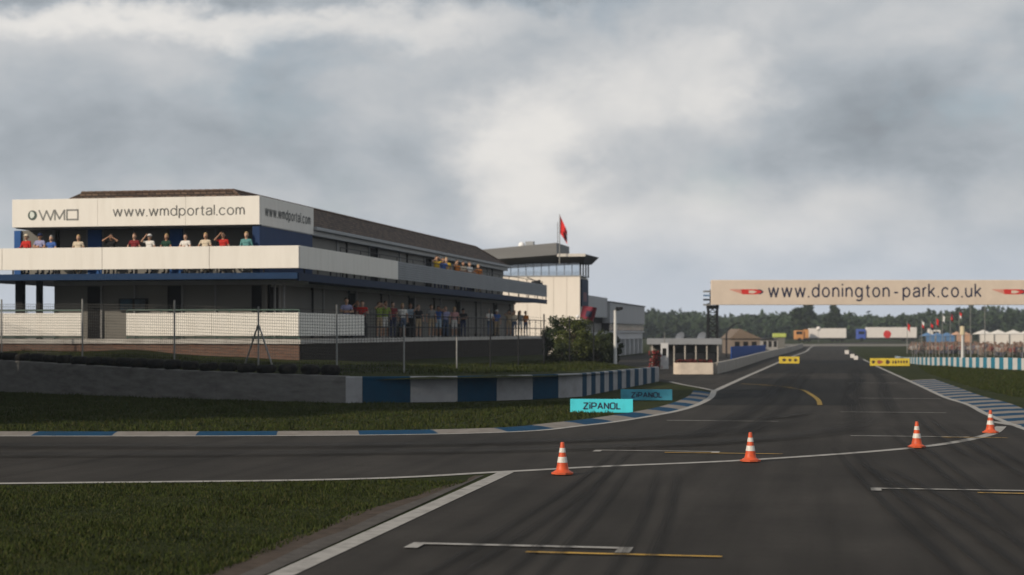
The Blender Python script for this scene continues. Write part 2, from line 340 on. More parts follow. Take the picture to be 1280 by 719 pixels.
KWHITE = mat('kerb_white', (.19, .172, .155), .85, .2, 3, .1, dirt=((.16, .14, .12), .7, 2.2))
WALLW = mat('wall_white', (.29, .29, .30), .85, .14, 2.4, .2, .25, 25, dirt=((.17, .165, .16), .6, 1.6))
WALLB = mat('wall_blue', (.007, .042, .082), .85, .14, 2.4, .12, .25, 25, dirt=((.02, .04, .07), .5, 1.6))
CONC = mat('concrete', (.16, .155, .15), .9, .25, 1.6, .2, .35, 30, streak=(1, 1, 4), dirt=((.075, .07, .065), .7, .9))
CREAM = mat('cream_cladding', (.74, .71, .66), .65, .035, 1.2, .25, dirt=((.58, .54, .48), .35, 1.1), streak=(2.2, 2.2, .35))
JOINT = mat('panel_joint', (.25, .23, .21), .8)
NAVY = mat('navy_paint', (.008, .030, .095), .6, .12, 1.5, .18)
NAVYD = mat('navy_fascia', (.007, .020, .055), .65, .12, 1.5, .15)
NAVYF = mat('navy_edge', (.009, .032, .085), .65, .12, 1.5, .15)
GREYP = mat('grey_panel', (.15, .145, .132), .6, .10, .7, .2, objspace=True)
GREYL = mat('grey_trim', (.30, .31, .32), .6, .1, 1.5, .3)
DARKG = mat('dark_opening', (.016, .016, .017), .8, .2, 1, .06)
MULL = mat('mullion_grey', (.20, .20, .20), .5, .1, 2, .3)
SLAT = mat('slat_grey', (.235, .25, .27), .6, .1, 1.2, .3)
BLACKM = mat('black_metal', (.016, .017, .020), .6, .2, 3, .15)
GREENR = mat('green_rail', (.055, .10, .082), .5, .2, 3, .4)
GALV = mat('galvanised', (.22, .22, .215), .5, .2, 6, .4, metal=.3)
WIRE = mat('fence_wire', (.045, .045, .043), .6, .2, 6, .3)
SLABM = mat('slab_concrete', (.42, .40, .375), .85, .14, 2, .2, dirt=((.2, .18, .16), .6, 1.5))
RUBBER = mat('rubber', (.014, .014, .014), .85, .35, 5, .1, dirt=((.06, .05, .038), .6, 2.2))
RUBBERG = mat('rubber_dusty', (.10, .092, .082), .9, .4, 5, .1)
TEXTG = mat('lettering_grey', (.12, .12, .115), .6, .06, 3)
TEXTN = mat('lettering_navy', (.022, .024, .055), .6, .06, 3)
ORANGE = mat('cone_orange', (.58, .080, .022), .5, .10, 9, .35, dirt=((.20, .05, .03), .75, 11))
ORANGED = mat('cone_orange_base', (.55, .09, .03), .6, .15, 9, .3, dirt=((.16, .06, .035), .7, 7))
REFL = mat('cone_sleeve', (.60, .58, .54), .45, .06, 9, .35, dirt=((.30, .22, .17), .75, 12))
BRICK = brick_mat(); TILES = tile_mat(); SKID = skid_mat()

# ------------------------------------------------------------------ ground, track
def sheet(name, pts, z, m, parent=None, kind=None, tri=True):
    bm = bmesh.new(); vs = [bm.verts.new((p[0], p[1], z)) for p in pts]
    es = [bm.edges.new((vs[i], vs[(i + 1) % len(vs)])) for i in range(len(vs))]
    bmesh.ops.triangle_fill(bm, edges=es, use_beauty=True)
    for f in bm.faces:
        if f.normal.z < 0: f.normal_flip()
    me = bpy.data.meshes.new(name); bm.to_mesh(me); bm.free(); me.materials.append(m)
    o = bpy.data.objects.new(name, me); COL.objects.link(o)
    if parent: o.parent = parent
    if kind: o['kind'] = kind
    return o
def spline(pts, n=8):
    P = [Vector(p).to_2d() for p in pts]; out = []
    for i in range(len(P) - 1):
        p0 = P[max(i - 1, 0)]; p1 = P[i]; p2 = P[i + 1]; p3 = P[min(i + 2, len(P) - 1)]
        for k in range(n):
            t = k / n; out.append(.5 * ((2 * p1) + (-p0 + p2) * t + (2 * p0 - 5 * p1 + 4 * p2 - p3) * t * t + (-p0 + 3 * p1 - 3 * p2 + p3) * t ** 3))
    return out + [P[-1]]
def offset(line, d):
    out = []
    for i, p in enumerate(line):
        t = (line[min(i + 1, len(line) - 1)] - line[max(i - 1, 0)]).normalized(); out.append(p + Vector((-t.y, t.x)) * d)
    return out
def ribbon(name, line, w, z, m, parent, uv=False):
    a = offset(line, w / 2); b = offset(line, -w / 2); n = len(line)
    mb = MB(); mb.add([(p.x, p.y, z) for p in a] + [(p.x, p.y, z) for p in b], [(n + i, n + i + 1, i + 1, i) for i in range(n - 1)])
    o = mb.build(name, m, parent)
    if uv:
        me = o.data; ul = me.uv_layers.new(name='UVMap')
        for lp in me.loops:
            i = lp.vertex_index; ul.data[lp.index].uv = ((0 if i < n else 1), (i % n) / (n - 1))
    return o

ground = MB()
for (x0, x1, y0, y1) in ((-4000, 4000, -400, 6000),): ground.poly([(x0, y0, 0), (x1, y0, 0), (x1, y1, 0), (x0, y1, 0)])
tag(ground.build('ground', GRASS), kind='structure')

# outline curves, metres (x right, y ahead)
left_edge = [(8.35, 70.5), (12.2, 90), (18.6, 122), (26, 159), (37.5, 215), (47.5, 268), (60, 330), (75, 385), (102, 430), (150, 460)]
right_edge = [(11.2, 25), (12.2, 35), (13.4, 44.1), (14.5, 51), (15.7, 57.4), (16.6, 64), (18.5, 75), (22.8, 100), (26.6, 122), (33, 158), (43, 212), (53, 265), (67, 325), (83, 376), (108, 417), (155, 446)]
near_left = [(-6.4, -4.5), (-4.62, 5.3), (-2.47, 17.3), (-.19, 30.0)]
arc = [(-45, 22), (-20, 26.2), (-8.4, 27.6), (-2.84, 28.4), (-.19, 29.9), (1.6, 31.05), (4.8, 32.8), (8.7, 36.2), (11.3, 40.2), (12.9, 44.3), (13.55, 46.5)]
loop_top = [(-50, 43.5), (-25, 41.2), (-12.3, 40.3), (-4, 40.6), (0, 42.0), (1.7, 44.6), (3.2, 47.7), (5.4, 54.1), (7.2, 62.5), (8.35, 70.5)]
S_left, S_right, S_arc, S_loop = spline(left_edge), spline(right_edge), spline(arc), spline(loop_top)
right_full = [Vector((6, -12)), Vector((9.3, 8))] + S_right
arc_near = [p for p in S_arc if p.x <= -.3]
pit_left = [(8.35, 70.8), (8.2, 77), (7.6, 83.5), (7.0, 88), (3.5, 96), (4.5, 118), (7, 140), (7.5, 150), (17, 200), (27, 250), (40, 320)]
outline = [Vector(p) for p in near_left] + list(reversed(arc_near)) + S_loop + [Vector(p) for p in pit_left[1:]] + [p for p in S_left if p.y > 325] + list(reversed(right_full))
track = sheet('track', outline, .004, ASPH, kind='structure')
# darker resurfaced band across the straight
def lr(y): # left/right edge x at distance y
    def ix(line):
        for a, b in zip(line, line[1:]):
            if a.y <= y <= b.y: return a.x + (b.x - a.x) * (y - a.y) / (b.y - a.y)
        return line[-1].x
    return ix(S_left) if y > 70.5 else ix(S_loop), ix(S_right)
pt = [(lr(57.3)[0] + .25, 57.3), (11.75, 57.0), (13.2, 66), (18.7, 88.5), (lr(90)[0] + .3, 90), (lr(80)[0] + .3, 80), (lr(71)[0] + .3, 71), (lr(64)[0] + .3, 64)]
sheet('resurfaced_band', pt, .008, ASPH2, track)
pt = [(lr(101)[0] + .3, 101), (lr(101)[1] - .3, 101), (lr(150)[1] - .3, 150), (lr(150)[0] + .3, 150)]
sheet('resurfaced_band', pt, .008, ASPH2, track)
ribbon('edge_line', spline([(-6.3, -4.5), (-4.5, 5.3), (-2.35, 17.3), (-.10, 29.85)], 4), .27, .012, LINE, track)
ribbon('edge_line', S_arc[:-8], .27, .0125, LINE, track)
ribbon('edge_line', offset(S_loop, -.12), .24, .012, LINE, track)
ribbon('edge_line', offset(S_left[:48], -.12), .26, .0125, LINE, track)
ribbon('edge_line', offset(S_right[:72], .10), .20, .013, LINE, track)
ribbon('edge_line', spline([(7.9, 84), (8.1, 79), (8.45, 74), (8.55, 70.8)], 6), .2, .0135, LINE, track)
# worn blob where the arc meets the right edge
blob = [(13.40 + .20 * math.cos(a) * (1 + .12 * math.sin(3 * a)), 45.5 + 1.15 * math.sin(a)) for a in np.linspace(0, 2 * math.pi, 22)[:-1]]
sheet('paint_patch', blob, .016, LINE, track)
# dirt and broken edge along the near grass
edge = spline([(-6.3, -4.5), (-4.5, 5.3), (-2.35, 17.3), (-.30, 29.2)], 14)
nse = [.16 * math.sin(i * 1.7) + .12 * math.sin(i * .63 + 1) + .10 * math.sin(i * 3.9) for i in range(len(edge))]
inner = [p + Vector((-.18, 0)) for p in edge]
for nm, m_, d0, z in (('dirt_edge', DIRT, .62, .006), ('broken_edge', GRAVEL_EDGE, .26, .009)):
    outer = [p + Vector((-(d0 * (1 if p.y < 24 else max(.12, (29.4 - p.y) / 5.4)) + nse[i] * d0 * .6 + .18), 0)) for i, p in enumerate(edge)]
    n = len(edge); mb = MB(); mb.add([(p.x, p.y, z) for p in outer] + [(p.x, p.y, z) for p in inner], [(i, n + i, n + i + 1, i + 1) for i in range(n - 1)])
    mb.build(nm, m_, track)
# grid boxes: white bar, two return ticks, yellow helper line
TD = Vector((.182, .983)); TR = Vector((.983, -.182))
def slot(name, p, w, m_, zz, ticks=True, ylen=0, yoff=0, ydrop=.28, yellow=True):
    p = Vector(p); mb = MB()
    def q(a, b, lo, hi, z): return [(v.x, v.y, z) for v in (p + TR * a + TD * lo, p + TR * b + TD * lo, p + TR * b + TD * hi, p + TR * a + TD * hi)]
    mb.poly(q(0, w, -.075, .075, zz))
    if ticks:
        mb.poly(q(-.004, .16, -.42, -.08, zz)); mb.poly(q(w - .16, w + .004, -.42, -.08, zz))
    mb.build('grid_box', LINE, track)
    if ylen: MB().poly([(v.x, v.y, zz + .003) for v in (p + TR * yoff + TD * (-ydrop - .06), p + TR * (yoff + ylen) + TD * (-ydrop - .05), p + TR * (yoff + ylen) + TD * (-ydrop + .03), p + TR * yoff + TD * (-ydrop + .06))]).build('grid_line_yellow', YLINE, track)
slot('a', (-1.17, 19.75), 2.60, LINE, .020, True, 2.2, 1.45, .55)
slot('b', (1.75, 35.3), 2.60, LINE, .020, True, 2.4, 1.5, .45)
slot('c', (4.35, 47.2), 3.1, LINE, .020, False)
slot('d', (5.70, 26.7), 2.75, LINE, .020, True, 2.6, 1.6, .5)
slot('e', (8.1, 40.2), 2.75, LINE, .020, False, 1.5, 2.1, .2)
slot('f', (10.2, 52.2), 3.2, LINE, .020, False)
slot('g', (13.0, 63), 3.0, LINE, .020, False)
slot('h', (16.4, 82), 2.4, LINE, .020, False); slot('i', (15.6, 96), 1.6, LINE, .020, False); slot('j', (21.2, 97), 1.6, LINE, .020, False)
ribbon('pit_exit_line', spline([(10.45, 57.0), (11.2, 61.5), (11.9, 67), (12.4, 72), (12.2, 77), (11.0, 80.5)], 8), .17, .022, mat('road_paint_yellow_faded', (.24, .16, .035), .8, .2, 5, .1, dirt=((.06, .05, .035), .8, 2.0)), track)
# tyre rubber
sk = []
for x0, x1, ya, yb, bend in ((-1.9, 2.6, 12, 38, .25), (-.7, 2.0, 13, 32, .1), (.35, 2.7, 13, 31, .15), (4.15, 7.0, 13, 37, -.12), (4.9, 6.6, 14, 33, .2), (5.7, 9.6, 18, 44, .1), (7.3, 11.6, 20, 46, .0), (8.6, 12.0, 30, 50, -.2)):
    for o_ in (0, .34): sk.append(([(x0 + o_ + (x1 - x0) * t + bend * math.sin(t * math.pi), ya + (yb - ya) * t) for t in (0, .25, .5, .75, 1)], .27))
sk += [([(2.6, 32), (5.6, 45), (8.6, 58), (13.5, 84), (21, 122)], 1.1), ([(3.8, 33), (6.8, 46), (9.9, 60), (14.9, 86), (22.2, 122)], .9), ([(8.9, 43), (13.0, 64), (18, 88), (24.5, 120)], 1.2), ([(10.1, 44), (14.2, 64), (19.3, 88), (25.5, 120)], .9),
       ([(-30, 36.6), (-12, 36.2), (-2, 36.8), (5, 41), (9, 50)], 1.7), ([(-30, 33.2), (-12, 33.4), (0, 35), (7, 40), (11, 50)], 1.3), ([(6.0, 46.5), (7.4, 48), (8.6, 50), (9.4, 52.5)], .8), ([(11.2, 70), (14.2, 86), (18, 104)], 1.5)]
for k, (pts, w) in enumerate(sk): ribbon('skid_mark', spline(pts, 10), w * (.8 if w < 1 else 1), .028 + .0022 * k, SKID, track, uv=True)

# kerbs: each painted piece is a real, slightly domed block
def kerb(line, w, L0, side, parent_label, first):
    root = empty('kerb'); root['kind'] = 'structure'
    pts = [line[0]]; acc = 0; cuts = [line[0]]
    dense = []
    for a, b in zip(line, line[1:]):
        n = max(1, int((b - a).length / .1)); dense += [a + (b - a) * (k / n) for k in range(n)]
    dense.append(line[-1]); seg = [dense[0]]; acc = 0; k = first
    for a, b in zip(dense, dense[1:]):
        acc += (b - a).length; seg.append(b)
        if acc >= L0:
            s5 = [seg[int(i * (len(seg) - 1) / 4)] for i in range(5)]
            inn = offset(s5, side * .02); out_ = offset(s5, side * w); mid = offset(s5, side * w * .55); mb = MB(); n = 5
            mb.add([(p.x, p.y, .006) for p in inn] + [(p.x, p.y, .055) for p in mid] + [(p.x, p.y, .075) for p in out_] + [(p.x, p.y, -.02) for p in offset(s5, side * (w + .05))],
                   [((j * n + i, j * n + i + 1, (j + 1) * n + i + 1, (j + 1) * n + i) if side < 0 else (j * n + i + 1, j * n + i, (j + 1) * n + i, (j + 1) * n + i + 1)) for j in range(3) for i in range(n - 1)])
            mb.build('kerb_block', KBLUE if k % 2 else KWHITE, root); k += 1; seg = [b]; acc = 0
    return root
kerb(S_loop, .70, 1.9, 1, '', 1)
kerb([p for p in S_right if 37 < p.y < 87], 1.25, 1.30, -1, '', 0)

# ------------------------------------------------------------------ bank behind the barrier walls
Wl = [(-34, 79, 1.5), (-27.5, 74.6, 1.38), (-21.3, 70.3, 1.08), (-13.5, 63.9, .90), (-5.95, 59.3, .78), (-2.5, 59.2, .86), (.6, 61.0, .86), (2.75, 64.7, .84), (5.1, 75, .70), (7.3, 84.6, .55), (7.6, 92, .02)]
Bl = [(-36, 84, 2.05), (-29, 79.5, 2.0), (-24, 78.5, 1.96), (-18, 77, 1.90), (-11.5, 74.5, 1.42), (-9.5, 74.5, 1.36), (-8.2, 80, 1.15), (-6, 92, 1.0), (-2.4, 110, .90), (1.8, 131, .80), (2.4, 134, .02)]
NR = 14
Wd = []; Bd = []
for i in range(len(Wl) - 1):
    for k in range(6):
        t = k / 6; Wd.append(Vector(Wl[i]).lerp(Vector(Wl[i + 1]), t)); Bd.append(Vector(Bl[i]).lerp(Vector(Bl[i + 1]), t))
Wd.append(Vector(Wl[-1])); Bd.append(Vector(Bl[-1]))
bv = []; bf = []; nb = len(Wd)
for j in range(NR + 1):
    for i in range(nb):
        p = Wd[i].lerp(Bd[i], j / NR); p.z = Wd[i].z + (Bd[i].z - Wd[i].z) * (j / NR) ** .62
        if 0 < j < NR: p.z += .05 * math.sin(p.x * 1.3 + p.y * .7) * math.sin(p.y * 1.1)
        bv.append(tuple(p))
bf = [(j * nb + i, j * nb + i + 1, (j + 1) * nb + i + 1, (j + 1) * nb + i) for j in range(NR) for i in range(nb - 1)]
bank = MB(); bank.add(bv, bf); tag(bank.build('grass_bank', GRASS, smooth=True), kind='structure')
BV = np.array(bv)
def bank_z(x, y):
    d = (BV[:, 0] - x) ** 2 + (BV[:, 1] - y) ** 2; k = np.argsort(d)[:4]; w = 1 / (d[k] + 1e-4); return float((BV[k, 2] * w).sum() / w.sum())

# ------------------------------------------------------------------ barrier walls
def wall_block(a, b, h0, h1, th, m_, parent, name='wall_block', z0=-.05):
    a, b = Vector(a), Vector(b); t = (b - a).normalized(); n = Vector((-t.y, t.x)); g = .006
    a2 = a + t * g; b2 = b - t * g; c = .025
    def pr(p, h): return [p + n * 0, p + n * 0, p + n * c, p + n * (th - c), p + n * th, p + n * th], [z0, h - c, h, h, h - c, z0]
    A, za = pr(a2, h0); B, zb = pr(b2, h1)
    vs = [(p.x, p.y, z) for p, z in zip(A, za)] + [(p.x, p.y, z) for p, z in zip(B, zb)]
    fs = [(i, 6 + i, 6 + (i + 1) % 6, (i + 1) % 6) for i in range(6)] + [(0, 1, 2, 3, 4, 5), (11, 10, 9, 8, 7, 6)]
    return MB().add(vs, fs).build(name, m_, parent)
bw = tag(empty('barrier_wall', (0, 60, 0)), 'concrete barrier wall painted in alternating blue and white blocks below the grass bank', 'wall')
pxs = [432, 453, 513, 572, 621, 666, 698, 728]; P = []
Yc = 59.0; prev = None
for k, px in enumerate(pxs):
    if prev is None: P.append(Vector(((px - CX) / F * Yc, Yc)))
    else:
        Ln = 1.72 if k > 1 else .6; best = None
        for dy in np.linspace(0, 1.7, 200):
            q = Vector(((px - CX) / F * (Yc + dy), Yc + dy)); e = abs((q - prev).length - Ln)
            if best is None or e < best[0]: best = (e, q)
        P.append(best[1]); Yc = best[1].y
    prev = P[-1]
end = Vector((7.42, 84.8)); p0 = P[-1]; NB = 18
midc = Vector((4.6, 73.0))
for k in range(1, NB + 1):
    t = k / NB; P.append(p0 * (1 - t) ** 2 + 2 * midc * t * (1 - t) + end * t * t)
hs = np.interp(range(len(P)), [0, 7, len(P) - 1], [.93, .90, .74])
for k in range(len(P) - 1):
    wall_block(P[k] - Vector((0, 60)), P[k + 1] - Vector((0, 60)), hs[k], hs[k + 1], .25, WALLW if k % 2 == 0 else WALLB, bw)
gw = tag(empty('concrete_wall', (-13, 65, 0)), 'long grey concrete retaining wall with old tyres lying along its top', 'wall')
GW = [Vector(p) for p in ((-34, 78.8), (-27.5, 74.4), (-21.3, 70.1), (-17.2, 66.7), (-13.5, 63.7), (-9.6, 61.2), (P[0].x, P[0].y))]
gh = [1.58, 1.45, 1.32, 1.2, 1.1, 1.01, .95]
gs = spline(GW, 3); gz = np.interp(np.linspace(0, 6, len(gs)), range(7), gh)
for k in range(len(gs) - 1): wall_block(gs[k] - Vector((-13, 65)), gs[k + 1] - Vector((-13, 65)), gz[k], gz[k + 1], .3, CONC, gw, 'wall_panel')

# tyres lying along the top of the grey wall
def tyre_mesh():
    prof = [(.19, .05), (.20, .012), (.25, .0), (.295, .022), (.325, .065), (.335, .11), (.325, .155), (.295, .198), (.25, .22), (.20, .208), (.19, .17), (.19, .05)]
    mb = MB(); mb.lathe(prof, 22); 
    for k in range(22):                     # tread lugs
        a = 2 * math.pi * k / 22; ca, sa = math.cos(a), math.sin(a); mb2 = MB().box(.318, .340, -.03, .03, .075, .145)
        mb.add([(x * ca - y * sa, x * sa + y * ca, z) for x, y, z in mb2.v], mb2.f)
    return mb
tyr = None
dense = spline([p for p in GW], 40); acc = 0; last = dense[0]; zt = np.interp(np.linspace(0, 6, len(dense)), range(7), gh)
for i, p in enumerate(dense):
    if (p - last).length >= .88 and p.x > -23.5 and p.x < P[0].x - .25:
        t = (dense[min(i + 1, len(dense) - 1)] - p).normalized(); n = Vector((-t.y, t.x)); q = p + n * .30; last = p
        if tyr is None:
            tyr = tyre_mesh().build('tyre', RUBBER, smooth=True); o = tyr
        else: o = tyr.copy(); COL.objects.link(o)
        o.location = (q.x, q.y, zt[i] + .003); o.rotation_euler = (R(random.uniform(-4, 9)), R(random.uniform(-5, 5)), random.uniform(0, 6)); k_ = random.uniform(.98, 1.1); o.scale = (k_, k_, random.uniform(1.3, 1.65))
        tag(o, 'old black tyre lying flat in the row on the grey concrete wall', 'tyre', 'tyres along the top of the concrete wall')

# ------------------------------------------------------------------ hospitality building (own frame: x right, y receding, origin at the front right corner)
B0 = Vector((-9.06, 71.5, 0)); BRZ = -math.atan(.195)
ub = Vector((math.sin(-BRZ), math.cos(-BRZ))); rb = Vector((math.cos(-BRZ), -math.sin(-BRZ)))
bld = tag(empty('hospitality_building', B0, BRZ), 'two storey cream and navy hospitality building with tiled roof and open balconies', 'building')
def fx(px, ly):                              # local x on the front plane y=ly seen at px
    u = (px - CX) / F; O = Vector((B0.x, B0.y)) + ub * ly
    return (u * O.y - O.x) / (rb.x - u * rb.y)
def sy(px, lx):                              # local y on the side plane x=lx seen at px
    u = (px - CX) / F; O = Vector((B0.x, B0.y)) + rb * lx
    return (u * O.y - O.x) / (ub.x - u * ub.y)
def bw2(lx, ly): q = Vector((B0.x, B0.y)) + rb * lx + ub * ly; return q
XL = -16.5
boxpart('plinth', BRICK, bld, XL, 0, 0, 62, .3, 1.985)
boxpart('side_plinth', mat('shaded_blockwork', (.035, .030, .026), .9, .2, 1.5, .1, streak=(.2, .2, 5)), bld, .002, .05, .1, 62, .3, 1.985)  # facing on the plinth's shaded side, the shade painted in as near-black
boxpart('terrace_slab', SLABM, bld, XL - .1, .09, -.09, 62.1, 1.99, 2.19)
# ground floor
WF, WS = 2.3, -2.3
lx0 = fx(68, WF)
boxpart('lower_wall', GREYP, bld, lx0, WS, WF, 60, 2.192, 4.79)
def fpart(name, m_, px0, px1, ly, dy, z0, z1): return boxpart(name, m_, bld, fx(px0, ly), fx(px1, ly), ly - dy, ly - .003, z0, z1)
for a, b in ((110, 127), (210, 228), (315, 327)):
    d = fpart('door', DARKG, a, b, WF, .05, 2.2, 4.55)
for px in (127.5, 169, 228.5, 270, 344, 355.5): fpart('wall_post', MULL, px - 1, px + 1, WF, .10, 2.2, 4.70)
fpart('wall_header', GREYL, 68, 386, WF, .12, 4.60, 4.785)
pn = fpart('notice_board', BLACKM, 150, 185, WF, .14, 3.44, 4.0)
bp = boxpart('poster', mat('poster_blue', (.02, .05, .075), .4, .8, 3), pn, fx(152, WF), fx(167, WF), WF - .15, WF - .142, 3.5, 3.95)
boxpart('poster', mat('poster_teal', (.03, .045, .06), .4, .8, 4), pn, fx(170, WF), fx(183, WF), WF - .15, WF - .142, 3.5, 3.95)
for a, b in ((19, 28), (45, 50)): boxpart('column', DARKG, bld, fx(a, 1.6), fx(b, 1.6), 1.6, 1.9, 2.192, 4.79)
boxpart('column', DARKG, bld, fx(-22, 1.6), fx(-14, 1.6), 1.6, 1.9, 2.192, 4.79)
# side bays of the ground floor
yy = 2.6; k = 0
while yy < 59:
    w = (1.3, 4.9, 1.7, 4.4)[k % 4]
    if k % 4 == 0: boxpart('door', DARKG, bld, WS + .003, WS + .04, yy, yy + w, 2.2, 4.5)
    else: boxpart('window_panel', GREYP if k % 4 != 2 else mat('grey_panel_b', (.18, .175, .16), .6, .12, .8, .2), bld, WS + .003, WS + .05, yy + .08, yy + w - .08, 2.35, 4.5)
    boxpart('wall_post', MULL if k % 2 else DARKG, bld, WS + .003, WS + .11, yy - .06, yy + .06, 2.2, 4.62)
    yy += w; k += 1
boxpart('wall_header', GREYL, bld, WS + .004, WS + .13, 2.2, 60, 4.62, 4.785)
# balcony slab with navy edge
boxpart('balcony_slab', NAVYD, bld, XL, -.12, .14, 62, 4.79, 5.04)
boxpart('balcony_fascia', NAVYF, bld, XL, -.10, .06, .137, 4.77, 5.035)
boxpart('balcony_fascia', NAVYD, bld, -.117, -.05, .14, 62.05, 4.70, 5.035)
# parapet panels
cuts = [XL, fx(3, 0), fx(128, 0), fx(262, 0), 0]
for a, b in zip(cuts, cuts[1:]): boxpart('parapet_panel', CREAM, bld, a + .008, b - .008, -.03, .03, 5.22, 6.18, c=.008)
ye = sy(497, 0); n = 4
for k in range(n):
    a, b = .035 + (ye - .035) * k / n, .035 + (ye - .035) * (k + 1) / n
    boxpart('parapet_panel', CREAM, bld, -.03, .03, a + .008, b - .008, 5.22, 6.18, c=.008)
yend = 61.6; nbay = 6; ns = 8; slat_me = None
for k in range(nbay):
    a = ye + (yend - ye) * k / nbay; b = ye + (yend - ye) * (k + 1) / nbay
    for j in range(ns):
        if slat_me is None: slat_me = MB().cbox(-.02, .02, 0, b - a - .02, 0, .101, c=.006).mesh('slat', SLAT)
        o = bpy.data.objects.new('slat', slat_me); COL.objects.link(o); o.parent = bld; o.location = (random.uniform(-.003, .003), a + .01, 5.24 + j * .118)
boxpart('slat_backing', mat('slat_backing', (.07, .075, .08), .8), bld, -.034, -.028, ye, yend, 5.245, 6.17)
for y in np.arange(ye, yend + .1, (yend - ye) / nbay / 2): boxpart('parapet_post', DARKG, bld, -.09, -.036, y - .03, y + .03, 5.041, 6.2)
for x in np.arange(XL + .4, -.2, 1.45): boxpart('parapet_post', DARKG, bld, x - .025, x + .025, .035, .09, 5.041, 6.15)
for y in np.arange(.9, ye - .3, 1.9): boxpart('parapet_post', DARKG, bld, -.09, -.035, y - .03, y + .03, 5.041, 6.15)
mb = MB(); mb.tube([(-.3, 7.0, 6.44), (-.3, 61.5, 6.44)], .022, 6); 
for y in np.arange(7, 62, 3.4): mb.tube([(-.3, y, 5.05), (-.3, y, 6.44)], .018, 6)
mb.build('balcony_handrail', BLACKM, bld, True)
# upper storey
UF = 2.15; ux0 = fx(19, UF) ; UX1 = -2.03
boxpart('upper_wall', GREYP, bld, ux0, -2.4, UF, 56, 5.041, 7.1)
for a, b in ((19, 27), (111, 128), (213, 229)): fpart('navy_pier', mat('pier_navy_brightened', (.022, .085, .26), .6, .1, 2, .15), a, b, UF, .10, 5.05, 7.09)  # navy lightened here to make up for the balcony shade on the piers
for px in (68, 109.5, 129.5, 168, 230.5, 270): fpart('mullion', MULL, px - 1, px + 1, UF, .07, 5.05, 7.09)
fpart('mullion', DARKG, 71, 74.5, UF, .05, 5.05, 7.09)
boxpart('wing_wall', NAVY, bld, -2.36, UX1, .75, 8.15, 5.041, 7.1)
boxpart('soffit', GREYL, bld, fx(17, .7), -2.0, .9, 56, 7.101, 7.16)
sxl = fx(15, .63); ssy = sy(392, -1.99)
sc = [sxl, fx(122, .63), fx(232, .63), -1.99]
for a, b in zip(sc, sc[1:]): boxpart('sign_panel', CREAM, bld, a + .004, b - .004, .63, .86, 7.14, 8.38, c=.006)
boxpart('sign_panel', CREAM, bld, -2.2, -1.99, .872, ssy, 7.14, 8.38, c=.006)
boxpart('sign_panel', CREAM, bld, sxl, sxl + .2, .872, 6, 7.14, 8.38, c=.006)
xa, xb = fx(141, .63), fx(306, .63)
letters_on('lettering', 'www.wmdportal.com', ((xa + xb) / 2, .63, 7.735), (1, 0, 0), (0, 0, 1), xb - xa, .56, TEXTG, bld, (0, -1, 0), sw=.165)
ya, yb = sy(331, -1.99), sy(388, -1.99)
letters_on('lettering', 'www.wmdportal.com', (-1.99, (ya + yb) / 2, 7.74), (0, 1, 0), (0, 0, 1), yb - ya, .56, TEXTG, bld, (1, 0, 0), sw=.24, gap=.2, thick=.012)
# emblem: ball mark and wide line letters
xa, xb = fx(36, .63), fx(98, .63); wv = xb - xa; zc = 7.67; hh = .42
def stroke(mb, pts, w, y=.6255):
    for (x0, z0), (x1, z1) in zip(pts, pts[1:]):
        d = Vector((x1 - x0, z1 - z0)); d.normalize(); nn = Vector((-d.y, d.x)) * w / 2; e = d * w * .3
        mb.poly([(x0 - nn.x - e.x, y, z0 - nn.y - e.y), (x1 - nn.x + e.x, y, z1 - nn.y + e.y), (x1 + nn.x + e.x, y, z1 + nn.y + e.y), (x0 + nn.x - e.x, y, z0 + nn.y - e.y)])
mb = MB(); X = lambda t: xa + wv * t; Z = lambda t: zc + hh * (t - .5); w = .075
stroke(mb, [(X(.21), Z(1)), (X(.29), Z(0)), (X(.36), Z(.95)), (X(.44), Z(0)), (X(.51), Z(1))], w, .6262)
stroke(mb, [(X(.53), Z(0)), (X(.53), Z(1)), (X(.62), Z(.1)), (X(.72), Z(1)), (X(.72), Z(0))], w, .6252)
stroke(mb, [(X(.77), Z(0)), (X(.77), Z(1)), (X(.99), Z(1)), (X(.99), Z(0)), (X(.77), Z(0))], w, .6242)
mb.build('emblem_letters', mat('emblem_grey', (.20, .20, .19), .4, .1, 3), bld)
mb = MB(); cxx, cz = X(.075), Z(.5); rr = .22
mb.add([(cxx, .625, cz)] + [(cxx + rr * math.cos(a), .6255, cz + rr * math.sin(a)) for a in np.linspace(0, 2 * math.pi, 24)[:-1]], [(0, i % 23 + 1, (i + 1) % 23 + 1) for i in range(23)])
bl_ = mb.build('emblem_ball', mat('emblem_dark', (.06, .085, .075), .4, .3, 6), bld)
mb = MB(); mb.add([(cxx - .015 + .11 * math.cos(a) - .03 * math.sin(a) ** 2, .621, cz + .02 + .15 * math.sin(a)) for a in np.linspace(0, 2 * math.pi, 18)[:-1]], [tuple(range(17))]); mb.build('emblem_highlight', mat('emblem_pale', (.62, .66, .62), .4, .1, 6), bl_)
